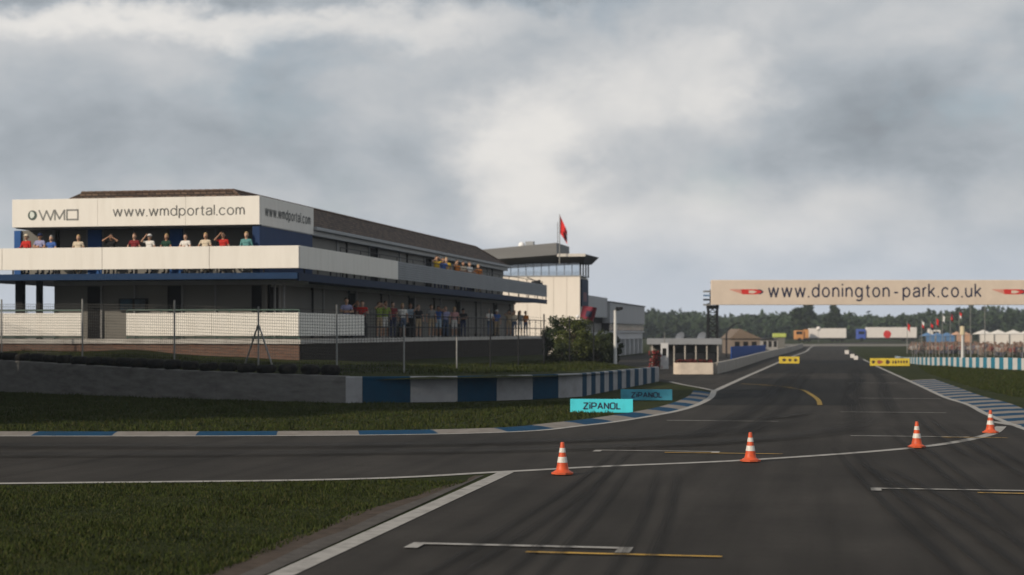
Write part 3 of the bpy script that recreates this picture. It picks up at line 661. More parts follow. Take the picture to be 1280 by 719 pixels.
# roof: sloping tiled sides round a flat top
e0 = (-13.3, .9, -2.0, 56.0); tp = (-10.6, 1.45, -3.5, 51.4); ze, zt_ = 7.50, 8.71
lvl = [(e0[0], e0[1], ze), (e0[2], e0[1], ze), (e0[2], e0[3], ze), (e0[0], e0[3], ze), (tp[0], tp[1], zt_), (tp[2], tp[1], zt_), (tp[2], tp[3], zt_), (tp[0], tp[3], zt_)]
rf = MB().add(lvl, [(0, 1, 5, 4), (1, 2, 6, 5), (2, 3, 7, 6), (3, 0, 4, 7), (4, 5, 6, 7), (3, 2, 1, 0)]).build('roof', TILES, bld)
mb = MB()
for a, b in ((4, 5), (5, 6), (6, 7), (7, 4), (1, 5), (2, 6)):
    va, vb = Vector(lvl[a]), Vector(lvl[b]); nn = int((vb - va).length / .32)
    for i in range(nn // 2 + 1 if a == 1 else 0, nn):
        p = va.lerp(vb, (i + .04) / nn); q = va.lerp(vb, (i + .96) / nn); mb.tube([p, q], [.075, .062], 6)
mb.build('ridge_tiles', mat('ridge_tile', (.10, .065, .048), .85, .4, 4), rf, True)
g_ = boxpart('gutter', GREYL, bld, -2.03, -1.83, ssy + .02, 56.3, 7.34, 7.50, c=.02)
boxpart('eaves_board', mat('eaves_white', (.42, .42, .41), .6, .1, 1), bld, -2.4, -2.04, ssy + .02, 56.1, 7.17, 7.46)
# side bays of the upper storey
yy = ssy + .1; k = 0
while yy < 54:
    w = (4.8, 1.7, 4.2, 1.6)[k % 4]
    if k % 4 == 3: boxpart('door', DARKG, bld, -2.397, -2.36, yy, yy + w, 5.06, 7.05)
    else: boxpart('window_panel', GREYP, bld, -2.397, -2.35, yy + .08, yy + w - .08, 5.25, 7.02)
    boxpart('mullion', MULL if k % 2 else DARKG, bld, -2.397, -2.29, yy - .06, yy + .06, 5.06, 7.09)
    yy += w; k += 1
# terrace railings
def railpanel(name, m_, *a): return boxpart(name, m_, bld, *a, c=.008)
xr = fx(158, 0); xl = fx(102, 0)
for a, b in ((xr, (xr) / 2), (xr / 2, 0)): railpanel('railing_panel', CREAM, a + .006, b - .006, -.03, .02, 2.33, 3.32)
railpanel('railing_panel', CREAM, fx(2, 0), xl, -.03, .02, 2.33, 3.32); railpanel('railing_panel', CREAM, XL, fx(2, 0) - .03, -.03, .02, 2.33, 3.32)
sp_ = sy(455, 0)
for a, b in ((.03, sp_ / 2), (sp_ / 2, sp_)): railpanel('railing_panel', CREAM, -.03, .02, a, b - .012, 2.33, 3.32)
for a, b in ((xr, -.02), (XL, xl)):
    mb = MB(); mb.tube([(a, .08, 3.44), (b, .08, 3.44)], .035, 8); mb.tube([(a, .08, 2.27), (b, .08, 2.27)], .03, 8)
    x = a
    while x <= b + .01: mb.tube([(x, .08, 2.19), (x, .08, 3.44)], .03, 8); x += (b - a) / 5
    mb.build('green_railing', GREENR, bld, True)
mb = MB()
for z in (2.75, 3.38): mb.tube([(-.06, sp_, z), (-.06, 61.5, z)], .034, 6)
for y in np.arange(sp_, 61.6, 2.35): mb.tube([(-.06, y, 2.19), (-.06, y, 3.4)], .022, 6)
mb.build('side_railing', BLACKM, bld, True)
for y in (13.5, 24.5, 34.5): boxpart('planter_box', BLACKM, bld, -2.15, -1.6, y, y + 2.6, 2.195, 2.95)
# dark speaker case lying on the balcony end
spk = tag(empty('loudspeaker', (*bw2(-.35, 60.2), 6.19), BRZ), 'black horn loudspeaker lying on the far end of the slatted balcony', 'loudspeaker')
MB().lathe([(.02, .0), (.34, .02), (.36, .1), (.2, .34), (.1, .62), (.08, .64), (0, .64)], 16).build('horn', BLACKM, spk, True).rotation_euler = (R(75), 0, R(-70))
MB().tube([(-.1, 0, .2), (-.15, -4.2, .42)], .03, 6).build('boom', BLACKM, spk)
MB().box(-.3, .2, -.35, .35, .003, .16).build('stand', BLACKM, spk)

# ------------------------------------------------------------------ mesh fence behind the tyres
fence = tag(empty('mesh_fence', (-5, 62, 1)), 'tall wire mesh fence on galvanised posts in front of the hospitality building', 'fence')
FO = Vector((-5, 62, 1))
fpx = [(-60, 73.4), (2, 71.3), (103, 68.6), (218, 65.5), (323, 62.9), (421, 60.9), (505, 61.4), (571, 66.5), (613, 72), (648, 78), (680, 84), (712, 90), (742, 95.5), (768, 100.5)]
FP = []
for px, Y in fpx:
    x = (px - CX) / F * Y; FP.append(Vector((x, Y, bank_z(x, Y))))
for i, p in enumerate(FP):
    h = 2.55 if i not in (4, 6, 7) else (2.4, 1.75, 1.3)[(4, 6, 7).index(i)]
    MB().tube([p - FO + Vector((0, 0, -.1)), p - FO + Vector((0, 0, h))], .035, 8).build('post', GALV if i < 8 else BLACKM, fence, True)
p = FP[4] - FO; t = (FP[5] - FP[3]).to_2d().normalized()
for s in (-1, 1):
    MB().tube([p + Vector((0, 0, 1.75)), p + Vector((t.x * s * .8, t.y * s * .8, -.05))], .032, 8).build('brace', GALV, fence, True)
for i in range(len(FP) - 1):
    a, b = FP[i] - FO, FP[i + 1] - FO; L_ = (b - a).to_2d().length; t = (b - a).to_2d().normalized(); nrm = Vector((-t.y, t.x)); mb = MB(); w = .0042
    far_ = i >= 6; nx = int(L_ / (.11 if not far_ else .45)); nz = 21 if not far_ else 9; H = 2.35; w = .0062 if not far_ else .0032
    for k in range(nx + 1):
        q = a.lerp(b, k / nx); mb.add([(q.x - t.x * w, q.y - t.y * w, q.z), (q.x + t.x * w, q.y + t.y * w, q.z), (q.x + nrm.x * w * 1.5, q.y + nrm.y * w * 1.5, q.z), (q.x - t.x * w, q.y - t.y * w, q.z + H), (q.x + t.x * w, q.y + t.y * w, q.z + H), (q.x + nrm.x * w * 1.5, q.y + nrm.y * w * 1.5, q.z + H)], [(0, 1, 4, 3), (1, 2, 5, 4), (2, 0, 3, 5)])
    for k in range(nz + 1):
        z = H * k / nz; z = z * 1.0
        mb.add([(a.x, a.y, a.z + z - w), (a.x, a.y, a.z + z + w), (a.x + nrm.x * w, a.y + nrm.y * w, a.z + z), (b.x, b.y, b.z + z - w), (b.x, b.y, b.z + z + w), (b.x + nrm.x * w, b.y + nrm.y * w, b.z + z)], [(0, 3, 4, 1), (1, 4, 5, 2), (2, 5, 3, 0)])
    o = mb.build('wire_mesh', WIRE if not far_ else BLACKM, fence); o['kind'] = 'stuff'

# ------------------------------------------------------------------ traffic cones
def make_cone():
    r = empty('traffic_cone')
    MB().prism([(.19 * math.cos(a) * k, .19 * math.sin(a) * k) for a, k in [(R(22.5 + 45 * i), 1.04) for i in range(8)]], .001, .03).build('base', ORANGED, r)
    MB().lathe([(.165, .031), (.15, .05), (.125, .06), (.112, .075), (.098, .14), (.0975, .145), (.046, .44), (.034, .54), (.030, .552), (.020, .556), (.0, .556)], 28).build('body', ORANGE, r, True)
    for z0, z1 in ((.20, .30), (.375, .455)):
        rad = lambda z: .098 + (.046 - .098) * (z - .14) / .30 + .0035 if z < .44 else .046 + (.034 - .046) * (z - .44) / .1 + .0035
        MB().lathe([(rad(z0) - .003, z0), (rad(z0), z0 + .002), (rad(z1), z1 - .002), (rad(z1) - .003, z1)], 28).build('reflective_sleeve', REFL, r, True)
    return r
cone = make_cone()
cl = [((703, 598), 'orange traffic cone on the white arc line close to the tip of the near grass'),
      ((938, 582), 'orange traffic cone on the arc line by the end of a yellow grid line'),
      ((1146, 564.5), 'orange traffic cone standing just left of the last cone by the kerb'),
      ((1238, 546), 'orange traffic cone at the hooked end of the white arc line beside the kerb')]
for i, ((px, py), lb) in enumerate(cl):
    c = cone if i == 0 else copy_tree(cone); q = gp(px, py - 4, .0); c.location = (q.x, q.y, .021); c.rotation_euler = (0, 0, random.uniform(0, 6)); c.scale = (1, 1, 1)
    tag(c, lb, 'cone', 'traffic cones across the straight')

# ------------------------------------------------------------------ advertising boards
def ad_board(name, label, px0, px1, py0, py1, rz, col, txt=None, tcol=None):
    a = gp((px0 + px1) / 2, py1); Y = a.y; w = (px1 - px0) / F * Y / math.cos(rz); h = (py1 - py0) / F * Y
    r = tag(empty(name, (a.x, a.y, .003), rz), label, 'sign', 'low boards beside the track')
    MB().cbox(-w / 2, w / 2, -.03, .03, .0, h, c=.006).build('panel', col, r)
    for s in (-.35, .35): MB().add([(w * s - .02, .031, 0), (w * s + .02, .031, 0), (w * s + .02, .35, 0), (w * s - .02, .35, 0), (w * s - .02, .031, h * .8), (w * s + .02, .031, h * .8)], [(0, 1, 2, 3), (0, 4, 5, 1), (0, 3, 4), (1, 5, 2), (3, 2, 5, 4)]).build('stay', BLACKM, r)
    return r, w, h
CY = mat('board_cyan', (.07, .60, .70), .45, .06, 2.5, .3, dirt=((.04, .32, .37), .5, 2))
CY2 = mat('board_cyan_shaded', (.07, .33, .45), .6, .12, 2.5, .2, dirt=((.04, .17, .22), .6, 2))  # darker cyan: the shade falling on the second board is painted in
for (nm, lb, px0, px1, py0, py1, rz, mm, tc) in (('advertising_board', 'bright cyan ZiPANOL board standing on the grass next to the blue and white kerb', 713, 791, 499, 516, R(-4), CY, TEXTN),
                                              ('advertising_board', 'cyan ZiPANOL board with its shade painted in, standing beside the striped barrier wall', 776, 840, 487, 500.5, R(-4), CY2, TEXTN)):
    r, w, h = ad_board(nm, lb, px0, px1, py0, py1, rz, mm)
    letters_on('lettering', 'ZiPANOL', (0, -.03, h * .5), (1, 0, 0), (0, 0, 1), w * .60, h * .52, tc, r, (0, -1, 0), sw=.26, gap=.10)
YEL = mat('board_yellow', (.62, .46, .05), .55, .1, 2, .25, dirt=((.40, .30, .05), .6, 1.5))
MARKD = mat('board_mark_dark', (.07, .045, .03), .6, .1, 3); MARKR = mat('board_mark_red', (.30, .08, .05), .6, .1, 3)
def yellow(label, px0, px1, py0, py1, marks):
    r, w, h = ad_board('advertising_board', label, px0, px1, py0, py1, R(-6), YEL)
    for i, (u0, u1, v0, v1, mm) in enumerate(marks):
        c = ((u0 + u1) / 2 - .5) * w; ww = (u1 - u0) * w; zc_ = (v0 + v1) / 2 * h; hh_ = (v1 - v0) * h
        MB().add([(c + ww / 2 * math.cos(a) * (1 + .2 * math.sin(3 * a + i)), -.034, zc_ + hh_ / 2 * math.sin(a) * (1 - .15 * math.cos(2 * a))) for a in np.linspace(0, 2 * math.pi, 15)[:-1]], [tuple(range(14))]).build('emblem', mm, r)
yellow('long yellow board with dark emblems at the right edge of the straight', 1088, 1136.5, 448, 457.5, [(.04, .13, .3, .7, MARKD), (.17, .32, .28, .72, MARKR), (.39, .50, .25, .78, MARKD), (.56, .60, .3, .72, MARKD), (.62, .68, .3, .7, MARKD), (.70, .74, .34, .72, MARKD), (.76, .81, .32, .7, MARKD), (.83, .88, .32, .7, MARKD), (.90, .95, .36, .72, MARKD)])
yellow('short yellow board at the left of the straight past the blue hoarding', 974, 999, 446, 454.5, [(.15, .35, .3, .7, MARKD), (.45, .62, .3, .7, MARKD), (.72, .9, .3, .7, MARKD)])

# ------------------------------------------------------------------ start line gantry and banner
GY = 131.0; gx0 = (889 - CX) / F * GY; gx1 = (1310 - CX) / F * GY; gz0, gz1 = 4.60, 6.55
gan = tag(empty('start_gantry', (gx0, GY, 0)), 'cream banner gantry spanning the straight on black lattice towers', 'gantry')
BAN = mat('banner_cream', (.62, .52, .43), .75, .06, 1.5, .2, dirt=((.5, .41, .34), .5, .6))
MB().cbox(0, gx1 - gx0, 0, .35, gz0, gz1, c=.03).build('banner', BAN, gan)
a, b = (960 - 889) / F * GY, (1227 - 889) / F * GY
letters_on('lettering', 'www.donington-park.co.uk', ((a + b) / 2, 0, 5.56), (1, 0, 0), (0, 0, 1), b - a, 1.38, TEXTN, gan, (0, -1, 0), sw=.185, gap=.25, thick=.006)
RED = mat('emblem_red', (.55, .035, .03), .5, .08, 3); PINK = mat('emblem_tail', (.58, .27, .21), .6, .15, 3)
for px in (912, 1240):
    x0 = (px - 889) / F * GY; s = 43 / F * GY; zc_ = 5.63; hh_ = .40
    e = MB().poly([(x0 + s * u, -.006, zc_ + hh_ * v) for u, v in ((.36, -.46), (.45, -.5), (.78, -.5), (.93, -.28), (1, 0), (.93, .28), (.78, .48), (.34, .5))]).build('rocket_emblem', RED, gan)
    MB().poly([(x0 + s * u, -.005, zc_ + hh_ * v) for u, v in ((0, .40), (.36, -.46), (.34, .5), (.0, .5))]).build('tail_streak', PINK, e)
    MB().poly([(x0 + s * u, -.010, zc_ + hh_ * v) for u, v in ((.56, -.3), (.70, -.3), (.80, 0), (.70, .25), (.56, .25))]).build('window', BAN, e)
    mb = MB(); arcp = [(.80 + .18 * math.cos(q), .52 * math.sin(q)) for q in np.linspace(-1.2, 1.3, 9)]
    mb.add([(x0 + s * u, -.012, zc_ + hh_ * v) for u, v in arcp] + [(x0 + s * (u - .05), -.012, zc_ + hh_ * v * .8) for u, v in arcp], [(i, i + 1, 10 + i, 9 + i) for i in range(8)]); mb.build('nose_line', TEXTN, e)
for xo in (-.15, gx1 - gx0 + .15 - .7):
    mb = MB(); w = .7
    cs = [(xo, .4), (xo + w, .4), (xo + w, 1.1), (xo, 1.1)]
    for x, y in cs: mb.tube([(x, y, 0), (x, y, 4.75)], .065, 6)
    for i in range(4):
        (xa_, ya_), (xb_, yb_) = cs[i], cs[(i + 1) % 4]
        for k in range(8):
            z = .1 + k * .56; mb.tube([(xa_, ya_, z), (xb_, yb_, z + .56)], .04, 5); mb.tube([(xa_, ya_, z), (xb_, yb_, z)], .032, 5)
    mb.box(xo - .1, xo + w + .1, .35, 1.15, 4.3, 4.58); mb.build('lattice_tower', BLACKM, gan)
mb = MB()
for x in (1.2, 8, 16, 24): mb.tube([(x, .45, 4.7), (x, .45, 6.4)], .05, 6)
mb.tube([(0, .45, 4.8), (gx1 - gx0, .45, 4.8)], .06, 6); mb.tube([(0, .45, 6.35), (gx1 - gx0, .45, 6.35)], .06, 6); mb.build('back_frame', BLACKM, gan)
for k, z in enumerate((4.55, 4.95, 5.28, 5.6)):
    MB().box(-.58, -.04, .2, .42, z, z + .13).build('start_light', (GALV, BLACKM, mat('light_blue_box', (.12, .2, .32), .5), GALV)[k], gan)
MB().tube([(-.05, .3, 4.3), (-.05, .3, 5.8)], .04, 6).build('light_mast', BLACKM, gan)

# ------------------------------------------------------------------ control tower
TY = 147.0; tx = (725 - CX) / F * TY; ct = tag(empty('control_tower', (tx, TY, 0), BRZ), 'cream race control tower with wide flat roof and glazed upper floor', 'tower')
TWHITE = mat('tower_cream', (.76, .70, .63), .65, .05, .8, .25, streak=(3, 3, .3))
SEAM = mat('seam', (.45, .42, .38), .8)
px1m = F / TY
twx = -8.2
for k in range(7):
    a = twx + (-twx) * k / 7; b = twx + (-twx) * (k + 1) / 7; boxpart('wall_panel', TWHITE, ct, a + .012, b - .012, 0, .1, 0, 7.35)
boxpart('wall_core', SEAM, ct, twx, -.02, .05, 4.8, 0, 7.3)
boxpart('blue_side_panel', NAVYD, ct, -.015, .12, .4, 4.2, 4.75, 7.15)
boxpart('emblem_strip', mat('banner_maroon', (.12, .03, .05), .6, .4, 2), ct, .121, .13, 1.2, 3.2, 5.2, 6.0)
boxpart('window_sill', GREYL, ct, twx, .1, -.05, 4.85, 7.36, 7.45)
GLASS = bpy.data.materials.new('window_glass'); GLASS.use_nodes = True
_n = GLASS.node_tree; _t = _n.nodes.new('ShaderNodeBsdfTransparent'); _t.inputs[0].default_value = (.86, .90, .93, 1); _g = _n.nodes.new('ShaderNodeBsdfGlossy'); _g.inputs['Roughness'].default_value = .03; _m = _n.nodes.new('ShaderNodeMixShader'); _m.inputs[0].default_value = .14
_n.links.new(_t.outputs[0], _m.inputs[1]); _n.links.new(_g.outputs[0], _m.inputs[2]); _n.links.new(_m.outputs[0], _n.nodes['Material Output'].inputs[0])
n = 12
for k in range(n):
    a = twx + (-twx) * k / n; b = twx + (-twx) * (k + 1) / n; w_ = boxpart('window', mat('window_frame', (.12, .13, .14), .5), ct, b - .05, b, -.02, .06, 7.452, 8.55)
    MB().box(a, b - .05, .0, .02, 7.452, 8.5).build('pane', GLASS, w_)
for y in (0, 1.6, 3.2, 4.7): boxpart('corner_post', DARKG, ct, -.03, .09, y, y + .1, 7.452, 8.6)
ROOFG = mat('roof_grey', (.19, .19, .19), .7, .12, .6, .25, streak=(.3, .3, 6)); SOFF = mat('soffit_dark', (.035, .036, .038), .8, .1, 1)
# thick tilted roof box over the left part, thin roof over the glazed room
def wedge(name, m_, pts): return MB().add(pts, [(0, 3, 2, 1), (4, 5, 6, 7), (0, 1, 5, 4), (1, 2, 6, 5), (2, 3, 7, 6), (3, 0, 4, 7)]).build(name, m_, ct)
fl, fr = -9.2, -1.75
wedge('roof_box', ROOFG, [(fl, -1.9, 8.72), (fr, -1.9, 9.18), (fr, 5, 9.18), (fl, 5, 8.72), (fl, -2.0, 9.62), (fr, -2.0, 10.22), (fr, 5, 10.22), (fl, 5, 9.62)])
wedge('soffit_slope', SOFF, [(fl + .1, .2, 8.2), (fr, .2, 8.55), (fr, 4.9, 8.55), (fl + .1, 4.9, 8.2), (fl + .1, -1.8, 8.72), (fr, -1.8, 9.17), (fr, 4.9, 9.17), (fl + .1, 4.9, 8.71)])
boxpart('roof_edge', mat('roof_edge_pale', (.55, .52, .48), .6, .06, 1), ct, fr + .01, .75, -1.85, -1.7, 9.02, 9.27)
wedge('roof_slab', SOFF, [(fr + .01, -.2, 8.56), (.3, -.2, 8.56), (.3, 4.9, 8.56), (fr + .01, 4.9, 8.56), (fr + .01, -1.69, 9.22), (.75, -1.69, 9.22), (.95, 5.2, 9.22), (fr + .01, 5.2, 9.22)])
MB().sphere((-5.2, 0, 10.12), (.3, .3, .32)).build('roof_dome', mat('dome_white', (.75, .75, .75), .4), ct, True)
MB().box(-4.8, -4.1, -.3, .4, 9.9, 10.45).build('roof_vent', GREYL, ct); MB().tube([(-1.9, -.5, 10.2), (-1.9, -.5, 12.1)], .03, 6).build('aerial', GALV, ct)
# flags
def flag(name, label, base, top, w, h, m_, droop, mark=None, ball=False):
    r = tag(empty(name, base), label, 'flag'); H = top - base[2]
    MB().tube([(0, 0, 0), (0, 0, H)], [.05, .03], 8).build('pole', GALV, r, True)
    if ball: MB().sphere((0, 0, H + .06), .11).build('finial', mat('dome_white', (.75, .75, .75)), r, True)
    nx, nz = 12, 9; vs = []
    for i in range(nx + 1):
        for j in range(nz + 1):
            u, v = i / nx, j / nz; vs.append((.05 + w * u * (1 - .25 * droop), .16 * math.sin(u * 7 + v * 2) * (.3 + u), H - .1 - h * v - droop * w * u * .9 * (1 - .35 * v)))
    mb = MB(); mb.add(vs, [(i * (nz + 1) + j, i * (nz + 1) + j + 1, (i + 1) * (nz + 1) + j + 1, (i + 1) * (nz + 1) + j) for i in range(nx) for j in range(nz)])
    if mark:
        for k in range(len(mb.f)):
            i, j = divmod(k, nz)
            mb.mi[k] = mark(i / nx, j / nz)
    o = mb.build('cloth', m_, r, True); return r
FRED = mat('flag_red', (.55, .03, .03), .8, .15, 3, .1); FDK = mat('flag_dark', (.05, .012, .016), .8, .2, 3, .1); FMAR = mat('flag_maroon', (.16, .03, .045), .8, .2, 3, .1); FNAV = mat('flag_navy', (.03, .035, .06), .8, .2, 3, .1); FWH = mat('flag_white', (.6, .6, .6), .8, .1, 3, .1)
q = at(699.5, 330, 144.8)
flag('flag', 'red flag with dark mark drooping from the pole on the control tower', (q.x, q.y, q.z), at(700, 268, 144.8).z, 1.0, 1.55, [FRED, FDK, FWH], 1.55, lambda u, v: 1 if (u > .35 and .45 < v < .68) else (2 if (u > .8 and .3 < v < .45) else 0))
q = at(718, 402, 108); g_ = flag('flag', 'maroon flag with navy centre and white ball finial above the bushes', (at(722, 402, 108).x, 108, .8), at(722, 397, 108).z, .9, .85, [FMAR, FNAV], -.12, lambda u, v: 1 if (.3 < u < .7 and .3 < v < .7) else 0, True)
for c in g_.children:
    if c.name.startswith('cloth'): c.location = (-.32, 0, .95); c.rotation_euler = (0, R(14), 0)

# ------------------------------------------------------------------ pit building
pb = tag(empty('pit_building', (6.75, 152, 0), -math.atan(.185)), 'long grey pit building with dark window band and open garages below', 'building')
CLAD = mat('grey_cladding', (.33, .335, .345), .6, .08, .7, .3, streak=(1, 1, .3)); CLAD2 = mat('pale_cladding', (.50, .50, .51), .6, .08, .7, .3)
boxpart('upper_block', CLAD, pb, -7, 0, -1, 15, 3.9, 5.85); boxpart('recess', DARKG, pb, -6.9, -.5, -.9, 15, 3.35, 3.9)
boxpart('lower_block', CLAD2, pb, -7, -.02, -1, 48, 1.75, 2.45); boxpart('window_band', GREYP, pb, -6.9, -.6, -.8, 15, 2.45, 3.35)
boxpart('upper_block', CLAD, pb, -7, .25, 15.1, 48, 3.38, 5.45); boxpart('roof_edge', BLACKM, pb, -7.05, .35, 15.05, 48.2, 5.45, 5.55)
boxpart('wall_strip', CLAD2, pb, -7, .22, 15.1, 48, 2.45, 2.6)
for k in range(12):
    y = 15.3 + k * 2.72; w_ = boxpart('window', BLACKM, pb, -6.9, .12, y, y + 2.64, 2.6, 3.38); MB().box(.121, .14, y + .12, y + 2.5, 2.68, 3.3).build('pane', mat('pit_glass', (.05, .055, .06), .15, .2, 1, .6), w_)
boxpart('garage_back', DARKG, pb, -7, -4, -1, 48, 0, 1.75)
for k in range(12): boxpart('garage_pier', CLAD2, pb, -4, .1, -.9 + k * 4.3, -.2 + k * 4.3, 0, 1.75)
for k in range(6): boxpart('garage_door', (mat('door_red', (.25, .04, .04), .6), GREYP, CLAD)[k % 3], pb, -3.9, -3.8, .2 + k * 7, 3.2 + k * 7, 0, 1.6)
# pit wall stand
ps = tag(empty('pit_wall_stand', (10.2, 124, 0), R(-4)), 'low pit wall stand with pale flat roof on a row of cream posts', 'stand')
boxpart('roof', mat('stand_roof_shaded', (.20, .21, .225), .6, .08, 1), ps, -.2, 5.2, -.3, 3, 1.62, 2.02); boxpart('roof_lip', mat('stand_lip', (.24, .25, .27), .7, .1, 1), ps, -.25, 5.25, -.36, -.3, 1.58, 1.98)  # roof colour darkened to stand in for the shade on it
for k in range(7): boxpart('post', mat('post_cream', (.40, .37, .33), .7, .1, 2), ps, .1 + k * .8, .19 + k * .8, -.2, -.1, 0, 1.6)
boxpart('counter', BLACKM, ps, 0, 5, .6, 1.0, 0, 1.0); boxpart('back_wall', GREYP, ps, 0, 5, 2.6, 2.7, 0, 1.6)
kio = tag(empty('kiosk', (10.0, 113, 0), R(-8)), 'small white kiosk with a spike on top at the pit entry', 'kiosk')
boxpart('wall', mat('kiosk_white', (.50, .50, .51), .6, .1, 2), kio, 0, .5, 0, .6, 0, 1.75); boxpart('window', DARKG, kio, .12, .38, -.01, -.003, .9, 1.4); MB().tube([(.25, .3, 1.75), (.25, .3, 2.5)], [.05, .01], 6).build('spike', GALV, kio)
fd = tag(empty('flower_display', (9.35, 112.5, 0)), 'tall display of red flowers left of the white kiosk', 'flowers')
v = []; f = []
for k in range(700):
    c = Vector((random.gauss(.25, .17), random.gauss(0, .17), random.uniform(.1, 1.25))); s_ = .05; a = Vector([random.gauss(0, 1) for _ in range(3)]).normalized(); b = a.orthogonal().normalized(); d = a.cross(b)
    i = len(v); v += [c + b * s_, c + d * s_, c - b * s_, c - d * s_]; f.append((i, i + 1, i + 2, i + 3))
mb = MB(); mb.add(v, f); mb.mi = [random.choice((0, 0, 1, 2)) for _ in f]
o = mb.build('blossoms', [mat('flower_scarlet', (.30, .03, .03), .8, .3, 5), mat('flower_leaf', (.02, .03, .012), .8, .3, 5), mat('flower_dark', (.04, .012, .014), .8, .3, 5)], fd); o['kind'] = 'stuff'
MB().lathe([(.16, 0), (.2, .2), (.19, .2), (0, .2)], 12, (.25, 0, 0)).build('pot', CONC, fd, True)
# flower planter
pl = tag(empty('planter_wall', (9.55, 99, 0)), 'rounded cream concrete planter wall topped with dark red flowers at the pit entry', 'planter')
pts = [(.45 + .45 * math.cos(a), .45 + .45 * math.sin(a)) for a in np.linspace(math.pi * .5, math.pi * 1.5, 12)] + [(2.3, 0), (2.3, .9)]
MB().prism(pts, 0, .68).build('wall', mat('planter_cream', (.58, .50, .42), .85, .12, 1.5, .2, dirt=((.35, .3, .26), .6, 1.2)), pl, True)
v = []; f = []
for k in range(900):
    c = Vector((random.uniform(.1, 2.25), random.uniform(.1, .8), .69 + random.uniform(0, .16))); s = .05; a = Vector([random.gauss(0, 1) for _ in range(3)]).normalized(); b = a.orthogonal().normalized(); d = a.cross(b)
    i = len(v); v += [c + b * s, c + d * s, c - b * s, c - d * s]; f.append((i, i + 1, i + 2, i + 3))
mb = MB(); mb.add(v, f); mb.mi = [random.choice((0, 0, 1, 2)) for _ in f]
o = mb.build('flowers', [mat('flower_red', (.14, .02, .02), .8, .3, 5), mat('flower_leaf', (.02, .03, .012), .8, .3, 5), mat('flower_dark', (.04, .012, .014), .8, .3, 5)], pl); o['kind'] = 'stuff'
pw = tag(empty('pit_wall', (11.9, 99.6, 0)), 'low pale pit wall running from the planter along the left of the straight', 'wall')
PW = [Vector(p) - Vector((11.9, 99.6)) for p in ((11.95, 99.7), (14.4, 111), (17.4, 126), (24.2, 160), (35.5, 214), (46, 267))]
sp2 = spline(PW, 4)
for k in range(len(sp2) - 1): wall_block(sp2[k + 1], sp2[k], .68, .68, .25, mat('pit_wall_paint', (.30, .275, .245), .85, .15, 1.2, .2, dirt=((.22, .2, .18), .6, 1)), pw, 'wall_panel')
# blue hoarding
hb = tag(empty('hoarding', (17.7, 136, 0)), 'blue hoarding fence behind the pit wall', 'hoarding')
HB = [Vector((0, 0)), Vector((8.8, 40))]
for k in range(9):
    a = HB[0].lerp(HB[1], k / 9); b = HB[0].lerp(HB[1], (k + 1) / 9); wall_block(b, a, 1.3 - .02 * k, 1.3 - .02 * k, .08, mat('hoarding_blue', (.012, .06, .25), .7, .1, 1, .1), hb, 'panel', 0)
# sheds beyond
for (lb, px0, px1, Y, h, rise, wc, rc) in (('brown pitched roof shed behind the blue hoarding', 914, 950, 190, 1.75, 1.1, (.20, .16, .13), (.16, .12, .09)), ('grey flat shed with dark end next to the brown roof shed', 950, 972, 200, 1.6, .15, (.30, .29, .28), (.05, .05, .055))):
    x0, x1 = (px0 - CX) / F * Y, (px1 - CX) / F * Y; s = tag(empty('shed', ((x0 + x1) / 2, Y, 0)), lb, 'shed'); w = x1 - x0
    boxpart('wall', mat('shed_wall_%d' % px0, wc, .8, .2, 1), s, -w / 2, w / 2, 0, 8, 0, h)
    MB().add([(-w / 2 - .2, -.2, h), (w / 2 + .2, -.2, h), (w / 2 + .2, 8.2, h), (-w / 2 - .2, 8.2, h), (-w * .2, -.2, h + rise), (-w * .2, 8.2, h + rise)], [(0, 1, 4), (2, 3, 5), (0, 4, 5, 3), (1, 2, 5, 4), (0, 3, 2, 1)]).build('roof', mat('shed_roof_%d' % px0, rc, .8, .2, 1), s)
    for k in range(3): boxpart('window', DARKG, s, -w / 2 + .4 + k * w / 3.4, -w / 2 + .4 + k * w / 3.4 + w / 6, -.02, -.003, .7, 1.4)
# lamp posts
def lamp(label, px, Y, ytop, base=0, goose=False):
    x = (px - CX) / F * Y; zt2 = CAM_H + (HZ - ytop) / F * Y; r = tag(empty('lamp_post', (x, Y, base)), label, 'lamp post'); H = zt2 - base
    if goose:
        MB().tube([(0, 0, 0), (0, 0, H * .65), (.15, 0, H * .8), (.6, 0, H * .93), (1.1, 0, H)], [.09, .08, .07, .06, .05], 8).build('pole', BLACKM, r, True); MB().box(1.0, 1.5, -.15, .15, H - .06, H + .06).build('lamp_head', BLACKM, r)
    else:
        MB().tube([(0, 0, 0), (0, 0, H)], [.11, .085], 10).build('pole', mat('pole_pale', (.55, .55, .54), .5, .1, 2), r, True); MB().tube([(-.02, 0, H), (.3, 0, H)], .035, 6).build('cross_arm', GALV, r)
        for s in (.12, .34): MB().cbox(s - .1, s + .1, -.22, .12, H + .02, H + .2, c=.03).build('floodlight', BLACKM, r)
lamp('pale floodlight post with two small lamp heads on the bank by the bushes', 769, 100, 388, .45)
lamp('dark curved floodlight post behind the blue hoarding', 908, 168, 404, 0, True)

